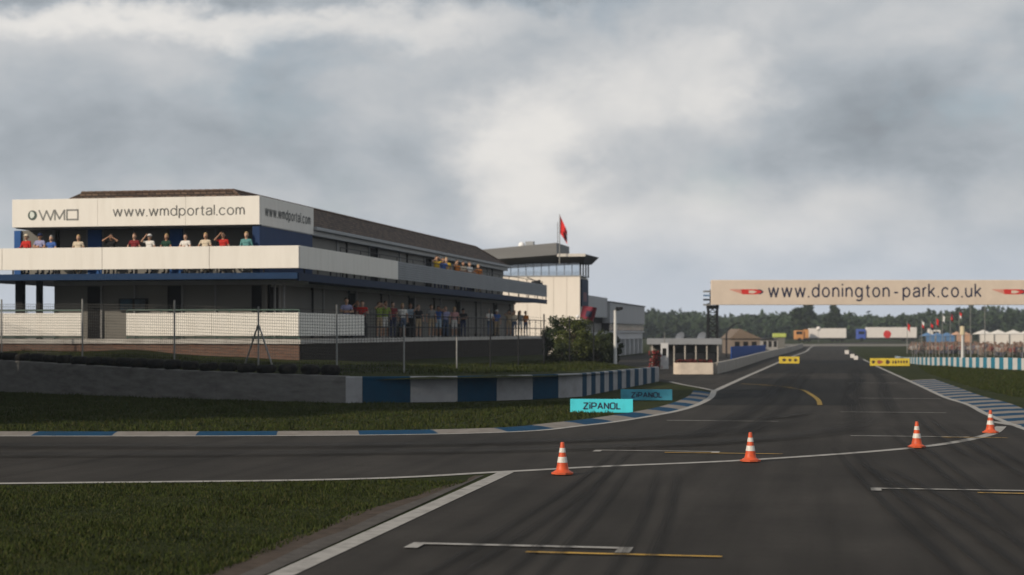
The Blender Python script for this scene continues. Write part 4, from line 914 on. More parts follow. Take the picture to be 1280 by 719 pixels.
# ------------------------------------------------------------------ right hand side: barrier, crowd, fence
rbw = tag(empty('barrier_wall', (32, 110, 0)), 'low barrier in narrow blue and white blocks along the right grass verge', 'wall')
RW = spline([(38, 86), (35.3, 98), (33.3, 109), (31.9, 118), (31.3, 126), (31.6, 134), (33, 145)], 12)
dense = []; 
for a, b in zip(RW, RW[1:]): dense += [a + (b - a) * (k / 6) for k in range(6)]
seg = [dense[0]]; k = 0
TEAL = mat('barrier_blue', (.02, .16, .24), .6, .12, 2, .3); BWH = mat('barrier_white', (.48, .48, .475), .7, .1, 2, .2)
for p in dense[1:]:
    if (p - seg[-1]).length > .55:
        a, b = seg[-1] - Vector((32, 110)), p - Vector((32, 110)); hgt = .78 if p.y < 112 else max(.42, .78 - (p.y - 112) * .014)
        if not (33.6 < p.x < 34.3 and p.y < 110): wall_block(b, a, hgt, hgt, .2, TEAL if k % 2 else BWH, rbw)
        else: wall_block(b, a, hgt, hgt, .2, RUBBER, rbw)
        seg.append(p); k += 1
# fence posts behind the barrier
rf_ = tag(empty('catch_fence', (34, 112, 0)), 'see through catch fence with slim pale posts behind the right barrier', 'fence')
dn = [p for p in dense if p.y > 100][::12]
for p in dn:
    MB().tube([(p.x + 1.6 - 34, p.y + .6 - 112, 0), (p.x + 1.6 - 34, p.y + .6 - 112, 1.7)], .022, 6).build('post', GALV, rf_, True)
# spectator bank and crowd
mb = MB(); mb.add([(34, 150, 0.01), (60, 138, 0.01), (95, 215, .01), (52, 216, .01), (46, 217, .01), (38, 165, 0.01)], [(0, 1, 2, 3), (0, 3, 4, 5)]); tag(mb.build('spectator_bank', GRASS), kind='structure')
CCOL = [(.20, .08, .07), (.28, .25, .23), (.10, .10, .13), (.22, .14, .11), (.32, .30, .29), (.13, .05, .05), (.06, .065, .06), (.18, .15, .13), (.27, .19, .16)]
cm = [mat('crowd_%d' % i, c, .85, .1, 3, .1) for i, c in enumerate(CCOL)] + [mat('crowd_skin', (.24, .15, .11), .7), mat('crowd_hair', (.05, .035, .025), .8)]
mb = MB()
def small_person(mb, x, y, z, h=1.72):
    a = random.uniform(1.2, 3.2); ca, sa = math.cos(a), math.sin(a); s = h / 1.72
    def T(p): return (x + (p[0] * ca - p[1] * sa) * s, y + (p[0] * sa + p[1] * ca) * s, z + p[2] * s)
    def tub(pts, r, n=6):
        m2 = MB().tube(pts, r, n); mb.add([T(v_) for v_ in m2.v], m2.f)
    z -= .42 * s; lc = random.choice((2, 6, 7)); mb.cur = lc      # seated: thighs forward, shins down
    for q in (-.09, .09): tub([(q, 0, .9), (q * 1.1, .42, .88), (q * 1.1, .46, .44)], [.085, .07, .05])
    mb.cur = random.randrange(9); tub([(0, 0, .85), (0, 0, 1.1), (0, 0, 1.36), (0, 0, 1.46)], [.15, .145, .19, .08])
    for q in (-1, 1): tub([(q * .2, 0, 1.4), (q * .27, .03, 1.12)], [.055, .045]); 
    mb.cur = 9
    for q in (-1, 1): tub([(q * .27, .03, 1.12), (q * .2, .2, .98)], [.04, .03], 5)
    m2 = MB().sphere((0, 0, 1.6), (.085, .1, .12), 7, 5); mb.add([T(v_) for v_ in m2.v], m2.f)
    mb.cur = 10; m2 = MB().sphere((0, -.02, 1.645), (.09, .1, .09), 7, 4); mb.add([T(v_) for v_ in m2.v], m2.f)
for k in range(420):
    t = random.random() ** .8; px = 1140 + 150 * t if k % 3 else random.uniform(1138, 1215); Y = random.uniform(185, 235) if px < 1225 else random.uniform(165, 235)
    x = (px - CX) / F * Y; small_person(mb, x, Y, .02, random.uniform(1.4, 1.62))
tag(mb.build('crowd', cm, smooth=True), 'dense crowd of spectators standing behind the right hand barrier', 'crowd', kind='stuff')
# masts, pole and flags on the right
def mast(label, px, Y, ytop, r0, m_, top=None):
    x = (px - CX) / F * Y; H = CAM_H + (HZ - ytop) / F * Y; r = tag(empty('mast', (x, Y, 0)), label, 'mast'); MB().tube([(0, 0, 0), (0, 0, H)], [r0, r0 * .7], 8).build('pole', m_, r, True)
    MB().prism([(-.12, -.12), (.12, -.12), (.12, .12), (-.12, .12)], 0, .12).build('foot', GALV, r)
    if top: MB().lathe([(0, H + .02), (r0 * 1.6, H + .02), (r0 * 1.6, H + .7), (0, H + .7)], 10).build('cap', top, r, True)
mast('stout white pole with cream top standing behind the right barrier', 1203, 132, 419, .12, mat('pole_pale', (.55, .55, .54)), mat('cap_cream', (.6, .52, .36), .7))
mast('slim grey mast rising behind the banner near the stout white pole', 1213, 140, 357, .035, GALV); mast('slim grey mast with dark clamp to the right of the other mast', 1231, 138, 357, .035, GALV)
fl_cols = [[FRED, FRED], [FWH, FRED], [FRED, FNAV], [FRED, FRED], [FWH, FWH], [FMAR, FRED], [FRED, FWH]]
for k, (px, yt, lb) in enumerate(((1134, 402, 'red flag on a pole by the white trailer'), (1152, 399, 'white and red flag on a pole left of the crowd flags'), (1163, 402, 'red and navy flag among the crowd flags'), (1170, 396, 'plain red flag among the crowd flags'), (1178, 392, 'white flag among the crowd flags'), (1188, 390, 'maroon and red flag among the crowd flags'), (1199, 388, 'red and white flag beside the stout white pole'))):
    Y = 190 + 3 * k; x = (px - CX) / F * Y; r = flag('flag', lb, (x, Y, 0), CAM_H + (HZ - yt) / F * Y, .45, .8, fl_cols[k], 1.2, lambda u, v: 1 if v > .5 else 0)

# ------------------------------------------------------------------ far paddock: trucks, tents, marker boards
far = sheet('perimeter_road', [(40, 292), (190, 300), (190, 350), (44, 345)], .012, mat('far_tarmac', (.15, .135, .115), .9, .2, .3), kind='structure')
def wheel(mb, x, y, r, w=.3): 
    m2 = MB().lathe([(0, -w / 2), (r, -w / 2), (r, w / 2), (0, w / 2)], 14); mb.add([(x + a, y + c, r + b) for a, b, c in m2.v], m2.f)
def truck(name, label, px0, px1, Y, h, body, cab=None, cabside=-1, disc=None):
    x0, x1 = (px0 - CX) / F * Y, (px1 - CX) / F * Y; w = x1 - x0; r = tag(empty(name, ((x0 + x1) / 2, Y, 0)), label, 'truck'); h = h
    cw = 2.2 if cab else 0; a, b = (-w / 2 + (cw + .3 if cabside < 0 and cab else 0), w / 2 - (cw + .3 if cabside > 0 and cab else 0))
    MB().cbox(a, b, 0, 2.5, .95, h, c=.06).build('trailer_body', body, r); MB().box(a + .2, b - .2, .3, 2.2, .62, .94).build('chassis', BLACKM, r)
    n = 3 if w > 8 else 2
    for k in range(n):
        m2 = MB(); wheel(m2, (b - 1 - k * 1.25) if n == 3 else (a + 1 + k * (b - a - 2)), .2, .48); m2.build('wheel', RUBBER, r, True)
    if cab:
        c0 = -w / 2 if cabside < 0 else w / 2 - cw; MB().cbox(c0, c0 + cw, .05, 2.4, .6, min(3.2, h * .92), c=.12).build('cab', cab, r); MB().box(c0 + .3, c0 + cw - .4, .03, .06, 1.9, 2.6).build('cab_window', DARKG, r)
        m2 = MB(); wheel(m2, c0 + 1.1, .2, .5); m2.build('wheel', RUBBER, r, True)
    if disc: m2 = MB().lathe([(0, 0), (disc[1], 0), (disc[1], .02), (0, .02)], 20); m2.v = [(p[0] + disc[0] * w, -.012 - p[2], 1.9 + p[1]) for p in m2.v]; m2.build('round_emblem', FRED, r)
WHT = mat('truck_white', (.68, .64, .61), .5, .06, 1); ORG = mat('truck_orange', (.52, .24, .08), .5, .1, 1); BLU = mat('truck_blue', (.05, .09, .36), .45, .1, 1)
truck('camper_van', 'orange camper van parked far off beyond the straight', 994, 1011, 420, 3.1, ORG, ORG, -1)
truck('trailer', 'white trailer parked next to the orange camper van', 1012, 1058, 424, 3.4, WHT)
truck('lorry', 'white lorry trailer with blue cab and round red emblem', 1072, 1146, 440, 3.7, WHT, BLU, -1, (-.0, 1.0))
truck('box_van', 'small white box van between the flags and the blue tent', 1166, 1176, 400, 3.2, WHT, WHT, 1)
def tent(label, px0, px1, Y, he, hr, m_, peaks):
    x0, x1 = (px0 - CX) / F * Y, (px1 - CX) / F * Y; r = tag(empty('tent', (x0, Y, 0)), label, 'tent'); w = (x1 - x0) / peaks
    for k in range(peaks):
        a = k * w; MB().add([(a, 0, he), (a + w - .05, 0, he), (a + w - .05, 5, he), (a, 5, he), (a + w / 2, 2.5, hr)], [(0, 1, 4), (1, 2, 4), (2, 3, 4), (3, 0, 4)]).build('canopy', m_, r)
        MB().box(a + .05, a + w - .1, .1, .15, .0, he).build('side_wall', m_, r)
        for x, y in ((a, 0), (a + w - .12, 0), (a, 4.9), (a + w - .12, 4.9)): MB().box(x, x + .07, y, y + .07, 0, he).build('leg', GALV, r)
tent('blue gazebo tent beyond the crowd flags', 1157, 1194, 330, 1.7, 2.4, mat('tent_blue', (.08, .17, .32), .7, .1, 1), 3)
tent('pale orange gazebo tent next to the blue gazebo', 1195, 1215, 335, 1.9, 2.6, mat('tent_orange', (.48, .28, .18), .7, .1, 1), 2)
tent('long white marquee with pointed bays at the far right', 1224, 1300, 310, 2.1, 2.9, mat('tent_white', (.66, .62, .57), .7, .06, 1), 4)
bl = tag(empty('balloon', (*at(1023, 411, 380).to_2d(), 0)), 'white round balloon on a stick above the white trailer', 'balloon'); MB().sphere((0, 0, at(1023, 411, 380).z), .5).build('ball', WHT, bl, True); MB().tube([(0, 0, 0), (0, 0, 2.6)], .04, 6).build('stick', GALV, bl)
hut = tag(empty('marshal_hut', (*at(975, 420, 240).to_2d(), 0)), 'small yellow green marshal hut past the sheds', 'hut'); boxpart('wall', GREYP, hut, -.7, .7, 0, 1.4, 0, 1.75); MB().prism([(-.85, -.15), (.85, -.15), (.85, 1.55), (-.85, 1.55)], 1.76, 2.3).build('roof', mat('hut_yellow', (.42, .48, .12), .6), hut)
for k, (px, py) in enumerate(((1058.5, 444), (1065.5, 449), (1070, 451.5))):
    q = gp(px, py); r = tag(empty('marker_board', (q.x, q.y, 0)), 'small white countdown marker board on the grass right of the far straight', 'marker board', 'white marker boards'); s = 5 / F * q.y
    MB().box(-s / 2, s / 2, 0, .05, .12, .12 + s * .95).build('panel', WHT, r); MB().box(-s * .3, -s * .2, .051, .1, 0, s * .8).build('leg', BLACKM, r); MB().box(s * .2, s * .3, .051, .1, 0, s * .8).build('leg', BLACKM, r)
dish_y = 210
for k, (px, lb) in enumerate(((851, 'white satellite dish tilted above the pit stand roof'), (878, 'white satellite dish beside the thin mast behind the pit stand'))):
    q = at(px, 424, 160); r = tag(empty('satellite_dish', (q.x, 160, 0)), lb, 'dish'); MB().tube([(0, 0, 0), (0, 0, 1.9)], .06, 6).build('stand', GALV, r)
    o = MB().lathe([(0, 0), (.3, .03), (.6, .13), (.8, .25), (.78, .27), (.58, .16), (.3, .06), (0, .03)], 18).build('reflector', WHT, r, True); o.scale = (.62, .62, .62); o.location = (0, 0, 2.0); o.rotation_euler = (R(62), 0, R(-45))

# ------------------------------------------------------------------ trees, bushes, far wood
def leaves(cent, rad, nclump, per, size, seed, shell=.55, clr=.42, squash=.85):
    g = np.random.default_rng(seed); d = g.normal(size=(nclump, 3)); d /= np.linalg.norm(d, axis=1)[:, None]
    r = shell + (1 - shell) * g.random(nclump) ** .6; c = d * r[:, None] * np.array(rad) * (1 + .16 * np.sin(d[:, :1] * 5 + seed) + .12 * np.sin(d[:, 2:3] * 7 + seed * 2)) + np.array(cent)
    cr_ = clr * min(rad) * g.uniform(.5, 1.15, nclump)
    o = g.normal(size=(nclump, per, 3)); o /= np.maximum(1e-6, np.linalg.norm(o, axis=2))[:, :, None]; o *= (g.random((nclump, per, 1)) ** .45); o[:, :, 2] *= squash
    p = (c[:, None, :] + o * cr_[:, None, None]).reshape(-1, 3); n = len(p)
    a = g.normal(size=(n, 3)); a /= np.linalg.norm(a, axis=1)[:, None]; b = np.cross(a, g.normal(size=(n, 3))); b /= np.linalg.norm(b, axis=1)[:, None]
    s = size * g.uniform(.6, 1.3, (n, 1)); v = np.stack([p - a * s, p + b * s * .55, p + a * s, p - b * s * .55], 1).reshape(-1, 3)
    return v, c
def leafmesh(name, v, m_, parent):
    n = len(v) // 4; me = bpy.data.meshes.new(name); me.vertices.add(len(v)); me.vertices.foreach_set('co', v.astype(np.float32).ravel())
    me.loops.add(n * 4); me.polygons.add(n); me.loops.foreach_set('vertex_index', np.arange(n * 4, dtype=np.int32)); me.polygons.foreach_set('loop_start', np.arange(0, n * 4, 4, dtype=np.int32))
    me.materials.append(m_); me.update(calc_edges=True); me.validate(); o = bpy.data.objects.new(name, me); COL.objects.link(o); o.parent = parent; return o
def tree(name, label, cat, loc, h, rad, m_, seed, clumps=60, per=120, size=.12, trunk=.18, zc=None, group=None):
    r = tag(empty(name, loc), label, cat, group); zc = zc if zc is not None else h - rad[2]
    v, c = leaves((0, 0, zc), rad, clumps, per, size, seed); v[:, 2] = np.maximum(v[:, 2], .05); leafmesh('crown', v, m_, r)
    mb = MB(); top = zc + rad[2] * .5; mb.tube([(0, 0, -.2), (.03, .02, zc * .45), (-.04, .05, zc), (.02, 0, top)], [trunk, trunk * .75, trunk * .5, trunk * .12], 8)
    for k in range(0, len(c), max(1, len(c) // 9)):
        q = Vector(c[k]); s_ = Vector((0, 0, max(.2, min(top * .8, q.z * .6)))); mb.tube([s_, s_.lerp(q, .5) + Vector((0, 0, .1)), q], [trunk * .35, trunk * .22, trunk * .05], 5)
    mb.build('trunk', mat('bark', (.06, .045, .035), .9, .3, 6, .1), r, True); return r
LF1 = leaf_mat('leaf_dark', (.022, .034, .012)); LF2 = leaf_mat('leaf_lit', (.062, .075, .018)); LF3 = leaf_mat('leaf_mid', (.030, .040, .015))
def bush(label, px, Y, ytop, rx, ry, m_, seed, clumps=46, per=110, size=.075):
    x = (px - CX) / F * Y; zb = bank_z(x, Y) - .1; zt2 = CAM_H + (HZ - ytop) / F * Y; h = zt2 - zb
    tree('bush', label, 'bush', (x, Y, zb), h, (rx, ry, h * .52), m_, seed, clumps, per, size, .06, h * .5, 'bushes on the bank by the terrace end')
bush('dark bush between the terrace end and the bright yellow green bush', 697, 101, 400, .95, 1.0, LF1, 3)
bush('tall bright yellow green bush beside the terrace end', 716, 99, 402, 1.05, 1.1, LF2, 4, 60)
bush('dark green bush right behind the bright yellow green bush', 733, 104, 409, .9, 1.0, LF1, 5)
bush('low olive hedge bush between the dark bushes', 746, 103, 417, .9, 1.0, LF3, 6)
bush('dark rounded bush at the hedge end by the floodlight post', 761, 105, 415, .85, 1.0, LF1, 8)
bush('small dark bush low under the bright yellow green bush', 703, 95, 432, .7, .7, LF3, 9, 26)
# unseen trees left of the loop road, added to shade the barrier walls
LFT = leaf_mat('leaf_tree', (.045, .062, .018), .45, .6)
for k, (x, y, h, rd, lb) in enumerate(((-22.0, 43.0, 19.5, 4.5, 'tallest broad leafed tree added out of view by the loop road for shade'), (-22.6, 49.3, 13.5, 4.0, 'medium broad leafed tree added second in the unseen shading row'), (-23.6, 55.8, 9.4, 3.2, 'smaller broad leafed tree added out of view to shade the concrete wall'), (-25.0, 61.2, 6.8, 2.9, 'low broad leafed tree added out of view as shade near the concrete wall'), (-26.8, 66.0, 4.6, 2.5, 'lowest broad leafed tree, added at the end of the unseen shading row'))):
    tree('added_shade_tree', lb, 'tree', (x, y, 0), h, (rd, rd, h * .47), LFT, 20 + k, 150, 170, .22, .28, h * .52, 'unseen trees added to shade the barrier walls')
# distant wood: many small crowns, too far to count
g = np.random.default_rng(5); V = []; 
def ridge(px): return np.interp(px, [0, 640, 815, 870, 905, 960, 1040, 1100, 1160, 1230, 1300, 1700], [388, 388, 389, 392, 398, 393, 394, 397, 393, 386, 389, 386])
cnt = 0
for k in range(1900):
    px = g.uniform(560, 1500); Y = g.uniform(560, 900); zt2 = CAM_H + (HZ - ridge(px)) / F * Y; zt2 *= g.uniform(.55, 1.0) if k % 3 else g.uniform(.93, 1.01); x = (px - CX) / F * Y
    rx = g.uniform(2.2, 4.4); h = max(3, zt2); v, c = leaves((x, Y, h * .52), (rx, rx, h * .5), 14, 9, 1.0, int(k), .6, .5); V.append(v)
V = np.concatenate(V); V[:, 2] = np.maximum(V[:, 2], .1)
fw = leafmesh('far_wood', V, leaf_mat('leaf_far', (.030, .048, .022), .5, .05), None); tag(fw, 'dark wooded skyline far beyond the circuit', 'wood', kind='stuff')
q = at(1005, 415, 520)
tree('conifer', 'tall dark conifer standing above the far wood', 'tree', (q.x, 520, 0), at(1005, 379, 520).z, (3.2, 3.2, 5.6), LF1, 31, 60, 50, .6, .3)
q = at(1042, 415, 520); tree('conifer', 'smaller dark conifer in the far wood near the white trailer', 'tree', (q.x, 520, 0), at(1042, 385, 520).z, (2.6, 2.6, 4.8), LF1, 32, 50, 50, .6, .3)

# ------------------------------------------------------------------ grass blades (short turf in front)
def blades(name, poly, n, h0, h1, mats_, seed, zfun=None, w=.012, label=None):
    g = np.random.default_rng(seed); P_ = np.array([(p[0], p[1]) for p in poly]); lo = P_.min(0); hi = P_.max(0); pts = np.zeros((0, 2))
    x1, y1 = P_[:, 0], P_[:, 1]; x2, y2 = np.roll(x1, -1), np.roll(y1, -1)
    while len(pts) < n:
        q = lo + (hi - lo) * g.random((40000, 2)); ins = np.zeros(len(q), bool)
        for a, b, c, d in zip(x1, y1, x2, y2):
            cond = ((b > q[:, 1]) != (d > q[:, 1])); ins ^= cond & (q[:, 0] < (c - a) * (q[:, 1] - b) / (d - b + 1e-12) + a)
        pts = np.concatenate([pts, q[ins]])
    pts = pts[:n]; z = np.array([zfun(*p) for p in pts]) if zfun else np.zeros(n)
    a = g.uniform(0, 6.28, n); h = g.uniform(h0, h1, n) * (1 + .5 * np.sin(pts[:, 0] * 2.1 + pts[:, 1]) * np.sin(pts[:, 1] * 1.7)); ww = w * g.uniform(.6, 1.4, n); lean = g.normal(size=(n, 2)) * h[:, None] * .45
    b0 = np.c_[pts[:, 0] - ww * np.cos(a), pts[:, 1] - ww * np.sin(a), z - .01]; b1 = np.c_[pts[:, 0] + ww * np.cos(a), pts[:, 1] + ww * np.sin(a), z - .01]; t = np.c_[pts + lean, z + h]
    v = np.stack([b0, b1, t], 1).reshape(-1, 3); me = bpy.data.meshes.new(name); me.vertices.add(3 * n); me.vertices.foreach_set('co', v.astype(np.float32).ravel()); me.loops.add(3 * n); me.polygons.add(n)
    me.loops.foreach_set('vertex_index', np.arange(3 * n, dtype=np.int32)); me.polygons.foreach_set('loop_start', np.arange(0, 3 * n, 3, dtype=np.int32))
    for m_ in mats_: me.materials.append(m_)
    me.polygons.foreach_set('material_index', (g.random(n) < .22).astype(np.int32)); me.update(calc_edges=True); me.validate()
    o = bpy.data.objects.new(name, me); COL.objects.link(o); return tag(o, label, 'grass', kind='stuff')
tri_in = [(p.x - .70 * (1 if p.y < 24 else max(.3, (29.6 - p.y) / 5.6)), p.y) for p in edge if 14 < p.y < 28.6] + [(-2.9, 28.1), (-8.4, 27.25), (-11, 27.0), (-8, 14)]
blades('infield_grass', tri_in, 60000, .02, .055, [BLADE, BLADE2], 1, label='short dark grass of the near infield triangle')
verge = [(p.x - .9, p.y + 1.05) for p in S_loop if -22 < p.x < 4 and p.y < 57] + [(3.2, 60), (1.0, 60.2), (-1, 58.8), (-5.9, 58.8), (-13.5, 63.3), (-21.3, 69.6)]
blades('verge_grass', verge, 60000, .03, .10, [BLADE, BLADE2], 2, w=.02, label='rough grass verge between the kerb and the barrier walls')
blades('bank_grass', [(Wd[i].lerp(Bd[i], .10).x, Wd[i].lerp(Bd[i], .10).y) for i in range(10, 54)] + [(Wd[i].lerp(Bd[i], .55).x, Wd[i].lerp(Bd[i], .55).y) for i in range(53, 9, -1)], 16000, .04, .13, [BLADE, BLADE2], 3, bank_z, .022, 'longer grass on the bank behind the barrier walls')
blades('right_verge_grass', [(19.2, 64), (20.6, 75), (24.8, 100), (29.5, 122), (31, 126), (33, 109), (29, 75), (24, 62)], 30000, .03, .10, [BLADE, BLADE2], 4, w=.022, label='mown grass verge between the right kerb and barrier')

# ------------------------------------------------------------------ people
def person_mesh(pose, longhair=False):
    seg = []     # (p, q, r0, r1, label) labels: 0 skin 1 shirt 2 legs(upper) 3 hair 4 shoe 5 lower leg 6 forearm
    V3 = Vector
    def S(p, q, a, b, l): seg.append((V3(p), V3(q), a, b, l))
    for s in (-1, 1):
        S((s * .09, 0, .93), (s * .105, -.015, .52), .092, .064, 2); S((s * .105, -.015, .52), (s * .11, .01, .09), .060, .042, 5); S((s * .11, .015, .05), (s * .125, -.15, .035), .045, .038, 4)
    S((-.07, 0, .95), (.07, 0, .95), .105, .105, 2); S((-.05, 0, 1.06), (.05, 0, 1.06), .098, .098, 1); S((-.075, 0, 1.20), (.075, 0, 1.20), .10, .10, 1); S((-.085, 0, 1.33), (.085, 0, 1.33), .098, .098, 1)
    S((-.15, 0, 1.41), (.15, 0, 1.41), .062, .062, 1); S((0, .01, 1.40), (0, -.005, 1.55), .058, .052, 0)
    S((0, -.01, 1.60), (0, 0, 1.665), .083, .088, 0); S((0, -.045, 1.575), (0, -.05, 1.60), .052, .055, 0); S((0, -.09, 1.62), (0, -.105, 1.605), .016, .018, 0)
    for s in (-1, 1): S((s * .088, .005, 1.615), (s * .09, .012, 1.64), .016, .018, 0)
    S((0, .018, 1.705), (0, .038, 1.655), .092, .098, 3)
    if longhair: S((0, .06, 1.64), (0, .07, 1.42), .08, .06, 3)
    arms = {'rail': [((.27, -.05, 1.17), (.16, -.30, 1.13))] * 2, 'cross': [((.28, -.06, 1.18), (-.02, -.20, 1.21)), ((.28, -.06, 1.16), (-.05, -.22, 1.14))],
            'bino': [((.33, -.16, 1.46), (.07, -.19, 1.62))] * 2, 'brow': [((.34, -.12, 1.44), (.10, -.16, 1.68)), ((.27, .0, 1.16), (.24, -.13, .95))],
            'down': [((.27, .02, 1.15), (.27, -.05, .90))] * 2, 'hips': [((.36, .06, 1.18), (.17, -.05, 1.00)), ((.27, .02, 1.15), (.26, -.06, .90))]}[pose]
    hands = []
    for s, (e, w) in zip((-1, 1), arms):
        e = V3((s * e[0], e[1], e[2])); w = V3((s * w[0], w[1], w[2])); sh = V3((s * .19, 0, 1.41))
        S(sh, sh.lerp(e, .55), .058, .05, 1); S(sh.lerp(e, .5), e, .050, .043, 6); S(e, w, .042, .029, 6); d = (w - e).normalized(); S(w, w + d * .07, .032, .034, 0); hands.append((w + d * .07, d, s))
    mb = MB()
    for p, q, a, b, l in seg:
        d = q - p
        if d.length < 1e-4: d = V3((0, 0, .001)); q = p + d
        dn_ = d.normalized(); mb.tube([p - dn_ * a * .95, p - dn_ * a * .6, p, q, q + dn_ * b * .6, q + dn_ * b * .95], [a * .3, a * .8, a, b, b * .8, b * .3], 10)
    me = mb.mesh('tmp', []); ob = bpy.data.objects.new('tmp', me); COL.objects.link(ob)
    rm = ob.modifiers.new('r', 'REMESH'); rm.mode = 'VOXEL'; rm.voxel_size = .019; sm = ob.modifiers.new('s', 'SMOOTH'); sm.factor = .5; sm.iterations = 3
    dg = bpy.context.evaluated_depsgraph_get(); dg.update(); m2 = bpy.data.meshes.new_from_object(ob.evaluated_get(dg))
    v = [tuple(x.co) for x in m2.vertices]; f = [tuple(p.vertices) for p in m2.polygons]; cen = np.array([p.center[:] for p in m2.polygons])
    bpy.data.objects.remove(ob); bpy.data.meshes.remove(me); bpy.data.meshes.remove(m2)
    best = np.full(len(cen), 9.); lab = np.zeros(len(cen), int)
    for p, q, a, b, l in seg:
        p, q = np.array(p), np.array(q); d = q - p; t = np.clip(((cen - p) @ d) / max(1e-9, d @ d), 0, 1); dist = np.linalg.norm(cen - p - t[:, None] * d, axis=1) - (a + (b - a) * t)
        k = dist < best; best[k] = dist[k]; lab[k] = l
    # forearm sleeve end: skin towards the hand is label 6 (skin or sleeve by material)
    out = MB(); out.add(v, f); out.mi = [int(x) for x in lab]
    for c, d, s in hands:               # five separate, slightly curled fingers
        side = d.cross(Vector((0, 1, .3))).normalized(); up = d.cross(side).normalized()
        for k, (o_, ln) in enumerate(((-.027, .055), (-.009, .068), (.009, .072), (.027, .062))):
            a = c + side * o_; out.cur = 0; out.tube([a, a + d * ln * .5 + up * .008, a + d * ln * .8 + up * .03], [.0095, .009, .007], 5)
        a = c - d * .045 - side * .03; out.cur = 0; out.tube([a, a - side * .03 + d * .025, a - side * .035 + d * .055 + up * .01], [.0105, .010, .008], 5)
    for s in (-1, 1): out.cur = 3; out.sphere((s * .034, -.086, 1.632), (.012, .008, .008), 6, 4)
    return out.mesh('person', [bpy.data.materials[0]] * 7, True)
PM = {}
def cmat(c, nm): 
    k = 'cloth_%s' % nm; return mat(k, c, .85, .15, 9, .1, objspace=True)
COLS = {'red': (.42, .03, .025), 'maroon': (.17, .025, .03), 'blue': (.05, .11, .33), 'lilac': (.27, .27, .42), 'white': (.62, .60, .57), 'black': (.018, .018, .02), 'grey': (.20, .20, .20), 'green': (.20, .27, .04), 'dark green': (.02, .05, .035), 'teal': (.10, .25, .25), 'yellow': (.55, .36, .04), 'orange': (.52, .17, .03), 'tan': (.38, .29, .19), 'navy': (.02, .03, .08), 'cream': (.55, .47, .36), 'denim': (.07, .10, .17), 'pink': (.48, .26, .26), 'brown': (.10, .06, .04), 'pale blue': (.30, .38, .46)}
SKINS = [(.42, .25, .17), (.36, .20, .13), (.46, .29, .21)]; HAIRS = {'dark': (.025, .017, .012), 'brown': (.09, .05, .028), 'fair': (.34, .23, .11), 'grey': (.26, .25, .24)}
CAPM = {}
def person(label, lx, ly, z, face, pose, shirt, legs, hair, longhair=False, shorts=False, sleeves=False, cap=None, h=1.75, grp=None, skin=None):
    key = (pose, longhair)
    if key not in PM: PM[key] = person_mesh(*key)
    o = bpy.data.objects.new('person', PM[key]); COL.objects.link(o); q = bw2(lx, ly); o.location = (q.x, q.y, z + .003); o.rotation_euler = (0, 0, BRZ + face); s = h / 1.76; o.scale = (s, s, s)
    sk_ = SKINS[(skin if skin is not None else len(bpy.data.objects)) % 3]; skm = mat('skin_%d' % SKINS.index(sk_), sk_, .6, .06, 6, .25)
    ms = [skm, cmat(COLS[shirt], shirt), cmat(COLS[legs], legs), mat('hair_' + hair, HAIRS[hair], .7, .2, 20), mat('shoes', (.05, .045, .04), .7) if not shorts else mat('shoes_pale', (.4, .38, .35), .7), skm if shorts else cmat(COLS[legs], legs), cmat(COLS[shirt], shirt) if sleeves else skm]
    for sl, m_ in zip(o.material_slots, ms): sl.link = 'OBJECT'; sl.material = m_
    if cap:
        if cap not in CAPM:
            mb = MB(); mb.lathe([(.101, 1.665), (.104, 1.69), (.09, 1.745), (.05, 1.775), (0, 1.782)], 16); mb.prism([(-.075, -.06), (-.06, -.17), (0, -.19), (.06, -.17), (.075, -.06)], 1.672, 1.682); CAPM[cap] = mb.mesh('cap', cmat(COLS[cap], cap), True)
        c = bpy.data.objects.new('cap', CAPM[cap]); COL.objects.link(c); c.parent = o; c.location = (0, .012, 0)
    return tag(o, label, 'person', grp)
UPZ, LOZ = 5.04, 2.192
GU, GS, GT = 'spectators on the front balcony', 'spectators on the side balcony', 'spectators on the terrace'
up = [(33, 'rail', 'red', 'denim', 'dark', 0, 1, 'cream', 'person in red long sleeved top and pale cap leaning on the front balcony'),
      (50, 'cross', 'lilac', 'denim', 'dark', 0, 0, 'navy', 'person in lilac shirt and dark cap with folded arms on the front balcony'),
      (64, 'rail', 'blue', 'denim', 'grey', 0, 0, None, 'grey haired person in blue shirt on the front balcony'),
      (98, 'down', 'cream', 'tan', 'fair', 1, 0, None, 'long haired person in cream top standing alone before the grey balcony panel'),
      (139, 'bino', 'black', 'denim', 'dark', 0, 0, None, 'person in black shirt looking through binoculars with both elbows raised'),
      (168, 'hips', 'maroon', 'navy', 'brown', 0, 0, None, 'person in maroon shirt next to the person with binoculars'),
      (187, 'brow', 'white', 'denim', 'dark', 0, 0, 'white', 'person in white shirt and white cap shading the eyes on the front balcony'),
      (208, 'rail', 'dark green', 'black', 'fair', 0, 0, None, 'person in dark green shirt leaning on the front balcony'),
      (232, 'cross', 'white', 'grey', 'dark', 0, 0, None, 'bare headed person in white shirt with folded arms on the front balcony'),
      (257, 'hips', 'cream', 'tan', 'fair', 1, 0, None, 'fair long haired person in cream top with hand on hip on the front balcony'),
      (279, 'brow', 'red', 'denim', 'dark', 0, 0, None, 'bare headed person in red shirt with one hand raised on the front balcony'),
      (308, 'down', 'teal', 'grey', 'fair', 0, 1, None, 'person in teal jacket beside the navy wing wall on the front balcony')]
for i, (px, ps_, sh, lg, hr, lh, sl, cp, lb) in enumerate(up):
    person(lb, fx(px, .5), .5, UPZ, R(random.uniform(-14, 14)), ps_, sh, lg, hr, bool(lh), False, bool(sl), cp, 1.75 + random.uniform(-.06, .06), GU, i)
